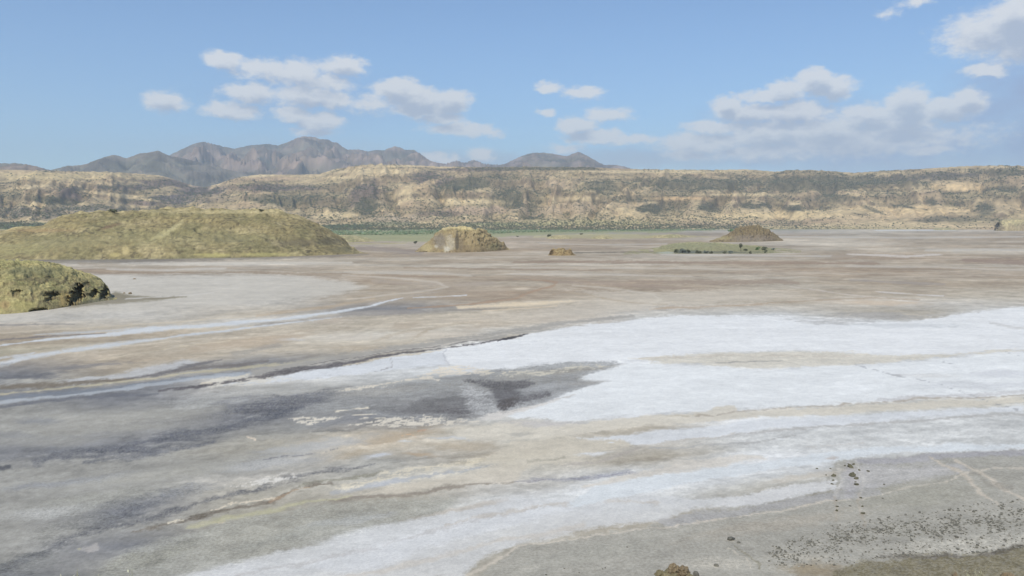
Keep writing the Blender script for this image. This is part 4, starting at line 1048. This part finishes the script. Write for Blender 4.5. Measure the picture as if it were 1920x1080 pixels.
def paint_m(px, py, C, n):
    d = np.hypot((px - 500) / 24, (py - 298 - (px - 500) * .12) / 7) + n(.002, 3) * .5
    C = mix(C, np.array((70,78,76.)), .7 * (1 - sst(.4, 1.1, d)))  # cloud shadow on the slope, painted into the colour
    d = np.hypot((px - 440) / 40, (py - 300 - (px - 440) * .25) / 9) + n(.002, 3) * .6
    C = mix(C, np.array((160,136,112.)), .5 * (1 - sst(.4, 1.1, d)))
    return C
mountain('mountain', [(300,300),(318,291),(332,284),(345,278),(362,270),(380,265.5),(392,268),(400,270),(420,275),(440,279),(465,273),(490,270.5),(505,270),(520,273),(535,268),(548,263),(558,258),(570,255.5),(590,257),(600,261),(614,261),(622,266),(632,267),(642,275),(652,281),(672,280),(690,284),(705,281),(720,282),(728,278),(740,274.5),(752,277),(760,281),(775,281),(785,286),(796,294),(806,301),(820,305),(838,307),(848,303),(858,301.5),(868,305),(876,304),(888,299.5),(898,303),(906,307),(930,309),(950,308)],
    6800, 10400, 345, 900, 'rugged grey brown mountain range with the highest peak', (146,128,114), amp=150, cols=620, paint=paint_m)
mountain('mountain', [(925,312),(945,308),(960,301),(975,294),(990,288.5),(1004,286),(1020,286.5),(1036,288),(1050,291),(1062,293),(1072,289),(1085,284.5),(1095,289),(1108,296),(1120,303),(1132,309),(1140,309),(1152,309),(1165,311),(1180,315),(1200,320)],
    6500, 9200, 330, 940, 'twin peaked blue grey mountain over the middle of the escarpment', (142,126,116), amp=70, cols=260, rows=60)
mountain('mountain', [(60,322),(100,318),(125,311),(150,310),(160,308),(175,302),(195,295),(214,290),(222,292),(236,297),(250,292),(262,287.5),(280,286),(290,283.5),(297,282.5),(306,287),(318,292),(345,297),(380,306),(420,316),(460,326),(500,338),(540,350)],
    5600, 7600, 385, 960, 'dark mountain spur above the valley on the left', (126,116,100), amp=90, cols=420, rows=90)
mountain('mountain', [(-300,300),(-150,302),(0,306.5),(30,306),(52,308.5),(70,312),(85,317),(110,322)],
    5200, 6800, 345, 980, 'low dark ridge behind the escarpment at the left edge', (128,116,104), amp=60, cols=200, rows=50)

# ------------------------------------------------------------------ scrub on far slopes (uncountable): real little crowns, one mesh
m_scrub, tS, bS = base_mat('far scrub')
oS = nd(tS, 'ShaderNodeAttribute', attribute_name='albedo'); tS.links.new(oS.outputs['Color'], bS.inputs['Base Color'])

def crowns(name, P, s, colr, label, seed=0, squash=.75, lean=False):
    """low irregular crowns: 6-vertex solids, jittered"""
    rg = np.random.default_rng(seed); n = len(P)
    base = np.array([(1,0,.1),(-.2,.95,0),(-.9,-.1,.15),(.1,-1,.05),(0,0,1),(0,0,-.5)])
    fc = np.array([(0,1,4),(1,2,4),(2,3,4),(3,0,4),(1,0,5),(2,1,5),(3,2,5),(0,3,5)])
    if lean: fc = fc[:4]; base = base[:5]
    nb = len(base)
    V = base[None] * (1 + rg.normal(0, .22, (n, nb, 3)))
    a = rg.uniform(0, 6.28, n); c, q = np.cos(a)[:, None], np.sin(a)[:, None]
    x = V[..., 0] * c - V[..., 1] * q; y = V[..., 0] * q + V[..., 1] * c
    V = np.stack([x, y, V[..., 2] * squash], -1) * s[:, None, None] + P[:, None]
    F = (fc[None] + (np.arange(n) * nb)[:, None, None]).reshape(-1, 3)
    C = np.repeat(lin(colr), nb, 0)
    o = mesh_np(name, V.reshape(-1, 3), F, m_scrub, C, smooth=False)
    tag(o, label, 'scrub', kind='stuff')
    return o

def scatter_escarpment():
    A, R, Z, t, px, py, C, slope = ESC
    rg = np.random.default_rng(31)
    nr, nc = Z.shape
    N = 260000
    i = rg.uniform(0, nr - 28, N); j = rg.uniform(1, nc - 2, N)
    i0 = i.astype(int); j0 = j.astype(int); fi = i - i0; fj = j - j0
    def bil(Q): return (Q[i0, j0] * (1 - fi) + Q[i0 + 1, j0] * fi) * (1 - fj) + (Q[i0, j0 + 1] * (1 - fi) + Q[i0 + 1, j0 + 1] * fi) * fj
    AA = np.tile(A, (nr, 1)); r = bil(R); a = bil(AA); z = bil(Z); tt = bil(t)
    x = r * np.sin(a); y = r * np.cos(a)
    lum = C.mean(-1)[i0, j0]
    pp = 960 + FPX * np.tan(a)
    dens = .06 + .80 * sst(158, 108, lum) + .22 * sst(.05, .4, fbm(x * .006, y * .006, 3, 3)) * (pp > 600)
    plain = (tt < .30) & (pp > 600) & (pp < 1420)
    dens = np.where(plain, .4 * sst(.22, .10, tt) + .32, dens)
    dens = np.where((tt < .16) & (pp > 1420), .25, dens)
    dens = dens * (1 - .75 * sst(1450, 1700, pp) * sst(.55, .40, tt))
    keep = rg.uniform(0, 1, N) < dens * .6
    P = np.stack([x, y, z + .6], 1)[keep]
    n = len(P)
    s = rg.uniform(1.6, 3.9, n) * np.where(rg.uniform(size=n) < .1, 1.5, 1)
    cc_ = np.array((88, 88, 66.)) + rg.normal(0, 9, (n, 1)) + rg.normal(0, 3, (n, 3))
    crowns('scrub', P, s, np.clip(cc_, 30, 150), 'dark thorn scrub dotted over the escarpment slopes', 5, lean=True)
    # green thicket along the far shore
    N2 = 2800
    pxs = rg.uniform(540, 1340, N2); dd = rg.uniform(0, 1, N2)
    y1 = np.interp(pxs, [540, 700, 930, 1000, 1340], [440.5, 440.5, 438, 435, 431.6]); y0 = np.interp(pxs, [540, 1000, 1340], [431, 430.5, 430.2])
    X, Y = ground_pt(pxs, y1 + (y0 - y1) * dd)
    s = rg.uniform(1.2, 3.4, N2)
    cc_ = np.array((116, 128, 96.)) + rg.normal(0, 15, (N2, 1)) + rg.normal(0, 3, (N2, 3))
    crowns('thicket', np.stack([X, Y, np.full(N2, .7)], 1), s, np.clip(cc_, 30, 150), 'green belt of low trees along the far shore of the lake', 6)
scatter_escarpment()

# ------------------------------------------------------------------ individual bushes and trees
m_leaf = flat_mat('bush leaves', tuple(lin((112, 114, 92))), .35, .8)
m_leaf2 = flat_mat('grey green leaves', tuple(lin((128, 134, 124))), .35, .8)
m_leaf3 = flat_mat('fresh green leaves', tuple(lin((112, 134, 88))), .3, .8)
m_bark = flat_mat('bark', tuple(lin((96, 84, 68))), .3, 3)

def bush(name, x, y, z, w, h, label, mat, group=None, seed=0, trunk=.25, cat='bush'):
    rg = np.random.default_rng(seed)
    root = bpy.data.objects.new(name, None); col.objects.link(root); root.location = (x, y, z)
    tag(root, label, cat, group)
    n = 260
    # leaf clumps on several lobes
    lobes = [(rg.uniform(-.32, .32) * w, rg.uniform(-.3, .3) * w, h * rg.uniform(trunk + .2, .8), w * rg.uniform(.2, .34)) for _ in range(6)]
    V = []; F = []
    for k in range(n):
        lx, ly, lz, lr = lobes[k % 6]
        d = rg.normal(size=3); d /= np.linalg.norm(d); rr = lr * rg.uniform(.55, 1.05)
        c = np.array((lx, ly, lz)) + d * rr * np.array((1, 1, min(1, h / w * .9)))
        c[2] = max(c[2], .05 * h)
        u = rg.normal(size=3); u /= np.linalg.norm(u); v = np.cross(u, rg.normal(size=3)); v /= np.linalg.norm(v)
        s = w * rg.uniform(.05, .11); b = len(V)
        V += [c - u * s, c + v * s * .7, c + u * s, c - v * s * .7]; F.append((b, b + 1, b + 2, b + 3))
    mesh_np('crown', np.array(V), np.array(F), mat, smooth=False, parent=root)
    V = []; F = []
    for k in range(4):                                # stem and limbs, tapered
        tip = np.array(lobes[k][:3]) if k else np.array((0, 0, h * .6)); r0 = w * (.045 if k == 0 else .028); b = len(V)
        for (p, r) in ((np.array((0, 0, -.1 if k == 0 else h * trunk * .6)), r0), (tip * .6 + np.array((0, 0, h * .1)), r0 * .6), (tip, r0 * .3)):
            for q in range(5): V.append(p + np.array((math.cos(q * 1.2566) * r, math.sin(q * 1.2566) * r, 0)))
        for l in range(2):
            for q in range(5): F.append((b + l * 5 + q, b + l * 5 + (q + 1) % 5, b + l * 5 + 5 + (q + 1) % 5, b + l * 5 + 5 + q))
    mesh_np('trunk', np.array(V), np.array(F), m_bark, smooth=True, parent=root)
    return root

# look-up of the terrain under an image pixel
from mathutils.bvhtree import BVHTree
def bvh(o):
    me = o.data; n = len(me.vertices); v = np.empty(n * 3, np.float32); me.vertices.foreach_get('co', v)
    f = np.empty(len(me.polygons) * 4, np.int32); me.loops.foreach_get('vertex_index', f)
    return BVHTree.FromPolygons([Vector(q) for q in v.reshape(-1, 3)], f.reshape(-1, 4).tolist())
_bv = {}
def hit(o, px, py):
    if o.name not in _bv: _bv[o.name] = bvh(o)
    d = Vector([float(q) for q in ray(px, py)]).normalized()
    h = _bv[o.name].ray_cast(Vector((0, 0, CAM_H)), d)
    return h[0]
def land(o, px, py):
    """sight-line hit on the hill o, else on the flat"""
    h = hit(o, px, py) if o else None
    g = ground_pt(px, py); g = Vector((float(g[0]), float(g[1]), 0))
    if h is None or h.length > g.length + 2: return g
    return h

ISL = 'bushes along the front edge of the grassy islet'
isl_bushes = [  # px, foot py, width px, height px, kind, label
 (1268,473.5,11,6,'large grey green bush at the left end of the islet fringe'),
 (1280,474.2,12,7,'wide dark bush in the main clump of the islet fringe, second from its left end'),
 (1292,474.5,10,6,'dark bush right beside the wide one in the main clump on the islet'),
 (1310,474.8,9,6,'round dark bush just right of the main clump on the islet'),
 (1324,475,9,5,'low olive bush between two round ones on the islet front'),
 (1334,475.5,7,4.5,'small dark bush left of the pale gap on the islet front'),
 (1358,475.5,8,5,'olive brown bush right of the pale gap on the islet front'),
 (1370,475.5,9,5,'low brown bush at the foot of the tall tree on the islet'),
 (1397,470,8,4,'low grey bush up the bank right of the tall tree on the islet'),
 (1408,476,6,5,"dark bush at the islet's lower rim right of the tall tree"),
 (1420,468.5,9,5,'green bush on the right part of the islet, set back from the edge'),
 (1434,469,10,5,'green bush next to the right tip of the islet'),
 (1435,474.5,7,6,'round dark bush standing alone near the right tip of the islet'),
 (1450,468.5,8,3.5,'outermost low bush on the right tip of the islet')]
for k, (bx, by, bw, bh, lab) in enumerate(isl_bushes):
    p = land(islet, bx, by); r = math.hypot(p.x, p.y) / FPX
    bush('bush', p.x, p.y, p.z - .15, bw * r * 1.1, bh * r * 1.15, lab, [m_leaf, m_leaf2, m_leaf][k % 3] if k != 10 else m_leaf3, ISL, 50 + k, .05)
p = land(islet, 1389, 471); r = math.hypot(p.x, p.y) / FPX
bush('tree', p.x, p.y, p.z - .1, 9 * r, 15 * r, 'tall dark tree with a leaning trunk on the right half of the grassy islet', m_leaf, None, 81, .35, 'tree')
p = land(dome2, 1369, 434.5); r = math.hypot(p.x, p.y) / FPX
bush('bush', p.x, p.y, p.z - .6, 11 * r, 7 * r, 'fresh green bush on the left shoulder of the pointed rock hill', m_leaf3, None, 82, .05)
p = land(big, 212, 397.5); r = math.hypot(p.x, p.y) / FPX
bush('bush', p.x, p.y, p.z - .5, 15 * r, 6.5 * r, 'wide dark bush alone on the crest of the large hill', m_leaf, None, 83, .05)
for (bx, by, w_, h_, o_, lab) in [(490,396,9,4,big,'small low bush on the crest of the large hill near its right end'), (779,457,7,6,None,'small round bush on the flat left of the rock dome'),
      (1029,443.8,9,6,None,'bush at the left end of the brown eroded bank'), (1090,440,6,3,None,'small bush between the two eroded banks'), (970,444.5,5,3,None,'small bush on the green shore right of the rock dome')]:
    p = land(o_, bx, by); r = math.hypot(p.x, p.y) / FPX
    bush('bush', p.x, p.y, p.z - .2, w_ * r, h_ * r, lab, m_leaf, None, int(bx), .05)

# ------------------------------------------------------------------ stones
m_stone = flat_mat('dark stone', tuple(lin((118, 115, 104))), .35, 6, .6)
m_brown = flat_mat('brown rock', tuple(lin((144, 128, 102))), .35, 5, .8)
m_clod = flat_mat('mud clod', tuple(lin((104, 100, 80))), .35, 6, .6)
import bmesh
def rock_mesh(name, mat, sub=2, seed=0, sx=1, sy=1, sz=.7, amp=.3, sc=1.2):
    bm = bmesh.new(); bmesh.ops.create_icosphere(bm, subdivisions=sub, radius=1)
    rg = np.random.default_rng(seed)
    co = np.array([v.co[:] for v in bm.verts])
    d = 1 + amp * fbm(co[:, 0] * sc + seed * 3.1, co[:, 1] * sc + co[:, 2] * sc * 1.3, 4, seed)
    d *= 1 + .12 * np.sign(fbm(co[:, 0] * 2 + seed, co[:, 2] * 2, 2, seed + 1))
    for v, k in zip(bm.verts, d):
        v.co = Vector((v.co.x * k * sx, v.co.y * k * sy, v.co.z * k * sz))
    me = bpy.data.meshes.new(name); bm.to_mesh(me); bm.free(); me.materials.append(mat)
    return me
stone_meshes = [rock_mesh('stone', m_stone, 1 if k < 3 else 2, k, 1, .8, .7) for k in range(6)]
clod_meshes = [rock_mesh('clod', m_clod, 2, 20 + k, 1, .8, .6, .5, 2) for k in range(3)]
brown_mesh = [rock_mesh('rock', m_brown, 3, 40 + k, 1, .8, .8, .28, 1.2) for k in range(3)]

def stone(px, py, wpx, label, group=None, meshes=stone_meshes, name='stone', cat='stone', z=0.0, hf=1.0):
    X, Y = ground_pt(px, py); X, Y = float(X), float(Y)
    r = math.hypot(X, Y) / FPX * wpx * .5
    o = bpy.data.objects.new(name, random.choice(meshes)); col.objects.link(o)
    o.location = (X, Y, z + r * .25 * hf); o.scale = (r * random.uniform(.8, 1.2), r * random.uniform(.8, 1.2), r * random.uniform(.7, 1.1) * hf)
    o.rotation_euler = (random.uniform(-.3, .3), random.uniform(-.3, .3), random.uniform(0, 6.28))
    tag(o, label, cat, group); return o

# single ones that can be pointed at
stone(1371, 1012, 15, 'largest lone dark stone on the grey shore, right of the foreground rock')
stone(1385, 1018, 8, 'small stone touching the right side of the largest lone stone')
stone(1343, 1061, 10, 'flat dark stone on pale salt between the foreground rock and the brown patch')
stone(1443, 1037, 7, 'dark stone on white crust above the brown patch')
stone(1467, 1056, 7, 'dark stone on the upper edge of the brown earth patch')
stone(1763, 1007, 8, 'blackish stone larger than its neighbours in the pebble field')
stone(1794, 1008, 7, 'dark stone just right of the blackish one in the pebble field')
stone(1833, 1023, 6, 'reddish dark stone on the pale salt rim below the pebble field')
stone(1658, 909, 5, 'lone small stone on bare ground right of the vehicle ruts')
stone(1655, 935, 4.5, 'lone small stone below the one right of the vehicle ruts')
stone(1594, 949, 5, 'tiny stone lying between the two lower vehicle ruts')
stone(244, 551.2, 6, 'small brown rock on the pan right of the near mound', meshes=brown_mesh, name='rock', cat='rock')
stone(233, 550.2, 4, 'smaller rock just left of the brown one near the mound tip', meshes=brown_mesh, name='rock', cat='rock')
stone(252, 523.5, 6, 'low reddish rock on the pale pan beyond the near mound', meshes=brown_mesh, name='rock', cat='rock', hf=.5)
# clods thrown up by wheels
CL = 'mud clods in the vehicle ruts'
for (x, y, w_, lab) in [(1598,892,13,'largest dark green mud clod in the right hand rut'),(1605,898,9,'broad clod against the lower right side of the largest clod'),(1606,909,9,'dark clod below the largest one in the right rut'),
   (1594,876,12,'brownish clod at the top end of the right rut'),(1600,871,6,'small grey clod on top end of the right rut beside the brownish one'),(1584,873.5,5,'tiny clod left of the brownish clod'),(1604,904,4,'tiny clod between the two dark clods of the right rut'),
   (1563,893,9,'dark clod in the left hand rut, topmost of its row'),(1562.5,901,5,'middle small clod in the left rut'),(1560.5,908,5,'lower small clod in the left rut'),(1557,879,4,'pale clod at the top of the left rut'),
   (1611,882,5,'flat sliver of mud right of the brownish clod'),(1628,884,5,'grey clod lying outside the right rut'),(1532,879,4,'tiny clod on white crust left of the ruts'),(1549,891,3.5,'tiny dark clod just left of the left rut'),
   (1614,934,5,'first clod of the lower right rut'),(1617,950,5,'second clod of the lower right rut'),(1618.5,963,8,'biggest clod of the lower right rut, at its near end'),(1569.5,950,5,'reddish clod in the lower left rut'),(1569,958,5.5,'dark clod nearest the viewer in the lower left rut'),(1568,939,4,'faint clod at the far end of the lower left rut')]:
    stone(x, y, w_ * .95, lab, CL, clod_meshes, 'mud_clod', 'clod')

# the pebble field: the nearest and largest as things, the rest as one mass
def pebble_field():
    rg = np.random.default_rng(77)
    pts = []
    def ok(x, y):
        # arc of the strand
        top = np.interp(x, [1450,1520,1560,1640,1700,1760,1830,1920], [1022,1000,985,972,965,955,943,935])
        bot = np.interp(x, [1450,1560,1640,1700,1800,1870,1920], [1066,1062,1050,1042,1040,1034,1026])
        return top < y < bot
    while len(pts) < 2300:
        x = rg.uniform(1440, 1925); y = rg.uniform(930, 1070)
        if not ok(x, y): continue
        dn = float(fbm(np.array([x / 42.]), np.array([y / 15.]), 3, 9)[0])
        band = math.exp(-((y - np.interp(x, [1450,1600,1750,1920], [1050,1000,990,972])) / 17) ** 2)
        rim = math.exp(-((y - np.interp(x, [1450,1560,1640,1700,1800,1870,1920], [1062,1056,1046,1041,1041,1034,1026])) / 2.5) ** 2)
        if rg.uniform() < .12 + .75 * band * (dn > -.08) + .7 * rim * (x > 1640): pts.append((x, y, rg.lognormal(1.26, .42)))
    # raked dashes (short rows along the slope)
    pts.sort(key=lambda q: -q[2])
    big_, rest = pts[:255], pts[255:]
    LB = 'small dark stone scattered among many alike on the grey shore'
    for (x, y, w_) in big_:
        stone(x, y, min(w_, 8.5) * .62, LB, 'dark stones scattered on the grey shore')
    # rest as one mesh
    n = len(rest); P = np.zeros((n, 3)); s = np.zeros(n)
    for k, (x, y, w_) in enumerate(rest):
        X, Y = ground_pt(x, y); P[k] = (X, Y, 0.01); s[k] = math.hypot(X, Y) / FPX * w_ * .42
    cc_ = np.array((122, 119, 107.)) + rg.normal(0, 18, (n, 1))
    o = crowns('pebbles', P, s, np.clip(cc_, 40, 170), 'fine gravel and pebbles strewn between the dark stones', 8, .6)
    o['category'] = 'gravel'
pebble_field()

# stray pebbles on the crust to the south
for k, (x, y, w_) in enumerate([(1176,1026,4),(1130,1067,4),(1135,1065,4),(1024,1078,4),(1086,1074,3.5),(1058,1066,3.5)]):
    stone(x, y, w_, 'tiny dark pebble on the bare grey shore left of the foreground rock', 'tiny pebbles left of the foreground rock')

# ------------------------------------------------------------------ foreground rock at the lower edge
def fore_rock():
    r = 12.5
    x, y, z = at_r(1268, 1066, r)
    root = bpy.data.objects.new('boulder', None); col.objects.link(root)
    zz = float(hill_z(np.array([float(x)]), np.array([float(y)]))[0])
    root.location = (float(x), float(y), zz)
    tag(root, 'lumpy tan boulder with two brown knobs poking up at the bottom edge of the view', 'boulder')
    up = z - zz
    k = r / FPX
    def lump(nm, dx, dtop, w, hgt, mat, sd):
        me = rock_mesh(nm, mat, 4, sd, 1, .9, 1.0, .22, 1.3)
        o = bpy.data.objects.new(nm, me); col.objects.link(o); o.parent = root
        o.scale = (w, w * .9, hgt); o.location = (dx, 0, dtop - hgt * 1.02); return o
    lump('base_rock', 0, up - 6 * k, 50 * k, .5, m_brown2, 61)
    lump('knob', -5 * k, up + 9 * k, 10 * k, 13 * k, m_brown, 62)
    lump('knob', 13 * k, up + 4 * k, 13 * k, 13 * k, m_brown, 63)
    lump('knob', -30 * k, up - 4 * k, 11 * k, 9 * k, m_brown2, 64)
m_brown2 = flat_mat('tan rock', tuple(lin((138, 128, 98))), .35, 6, .8)
fore_rock()
x, y, z = at_r(1305, 1074, 12.5)
o = bpy.data.objects.new('stone', stone_meshes[4]); col.objects.link(o); o.location = (float(x), float(y), float(z) - .05); o.scale = (.05, .05, .12)
tag(o, 'dark narrow stone against the right side of the foreground boulder', 'stone')

def slope_rock(px, py, wpx, r, lab):
    x, y, z = at_r(px, py, r); zz = float(hill_z(np.array([float(x)]), np.array([float(y)]))[0])
    h = max((float(z) - zz) / 1.3, .08)
    o = bpy.data.objects.new('rock', random.choice(brown_mesh)); col.objects.link(o)
    o.location = (float(x), float(y), zz + h * .4); o.scale = (wpx * .5 * r / FPX, wpx * .4 * r / FPX, h); o.rotation_euler = (0, 0, px)
    tag(o, lab, 'rock')
slope_rock(1797, 1071, 34, 13, 'reddish brown rock at the lower right edge, left of the dry grass')
slope_rock(1893, 1070, 40, 13, 'brown rock in the lower right corner, right of the dry grass')
slope_rock(1850, 1077, 30, 13, 'low brown rock between its two neighbours in the lower right corner')

# ------------------------------------------------------------------ dry grass stalks at the lower edge
m_straw = flat_mat('dry straw', tuple(lin((196, 190, 140))), .3, 20)
m_seed = flat_mat('pale seed heads', tuple(lin((214, 210, 176))), .25, 20)
def grass_tuft(px, py, r, n, spread, label, seed, green=False):
    rg = np.random.default_rng(seed)
    x, y, z = [float(q) for q in at_r(px, py, r)]
    zz = float(hill_z(np.array([x]), np.array([y]))[0]); top = z - zz
    root = bpy.data.objects.new('grass_tuft', None); col.objects.link(root); root.location = (x, y, zz)
    tag(root, label, 'grass')
    V = []; F = []; V2 = []; F2 = []
    for k in range(n):
        tip = np.array((rg.normal(0, spread), rg.normal(0, spread), top * rg.uniform(.82, 1.0)))
        b0 = np.array((rg.normal(0, spread * .25), rg.normal(0, spread * .25), -.03)); w = .0022
        b = len(V)
        for s in np.linspace(0, 1, 5):
            c = b0 + (tip - b0) * np.array((s ** 1.6, s ** 1.6, s)); ww = w * (1 - .6 * s)
            V += [c + np.array((ww, 0, 0)), c + np.array((-ww * .5, ww * .87, 0)), c + np.array((-ww * .5, -ww * .87, 0))]
        for l in range(4):
            for q in range(3): F.append((b + l * 3 + q, b + l * 3 + (q + 1) % 3, b + l * 3 + 3 + (q + 1) % 3, b + l * 3 + 3 + q))
        for q in range(16):                          # spikelets
            s = rg.uniform(.72, 1.0); c = b0 + (tip - b0) * np.array((s ** 1.6, s ** 1.6, s)) + rg.normal(0, .012, 3)
            u = rg.normal(size=3) * .009 + np.array((0, 0, .008)); v = np.array((rg.normal(), rg.normal(), 0)) * .0028; b2 = len(V2)
            V2 += [c - u, c + v, c + u, c - v]; F2.append((b2, b2 + 1, b2 + 2, b2 + 3))
    mesh_np('stalks', np.array(V), np.array(F), m_straw, parent=root)
    mesh_np('seed_heads', np.array(V2), np.array(F2), m_seed, smooth=False, parent=root)
grass_tuft(101, 1066, 6.0, 6, .035, 'leftmost faint tuft of dry grass at the bottom left edge', 1)
grass_tuft(143, 1056, 6.0, 9, .035, 'tallest pale seeding grass tuft at the bottom left edge', 2)
grass_tuft(180, 1056, 6.0, 4, .02, 'single thin bent grass stalk right of the tallest tuft', 3)
grass_tuft(253, 1064, 6.0, 4, .03, 'sparse yellowish tuft, rightmost at the bottom left edge', 4)
grass_tuft(1830, 1064, 13.0, 18, .08, 'yellow dry grass tuft between brown rocks at the lower right edge', 5)

# ------------------------------------------------------------------ haze
hm = bpy.data.materials.new('haze'); hm.use_nodes = True; ht = hm.node_tree; ht.nodes.clear()
pv = nd(ht, 'ShaderNodeVolumePrincipled'); ho = nd(ht, 'ShaderNodeOutputMaterial')
pv.inputs['Color'].default_value = (0.72, 0.87, 1.0, 1); pv.inputs['Density'].default_value = 6.6e-5; pv.inputs['Anisotropy'].default_value = 0.1
ht.links.new(pv.outputs[0], ho.inputs['Volume'])
HB, HZ0, HZ1 = 15000.0, -8.0, 1450.0
v = [(x, y, z) for z in (HZ0, HZ1) for y in (-HB, HB) for x in (-HB, HB)]
f = [(0,2,3,1),(4,5,7,6),(0,1,5,4),(2,6,7,3),(0,4,6,2),(1,3,7,5)]
me = bpy.data.meshes.new('haze'); me.from_pydata(v, [], f); me.update(); me.materials.append(hm)
hz = bpy.data.objects.new('haze', me); col.objects.link(hz); tag(hz, 'pale blue haze over the whole valley', kind='stuff')
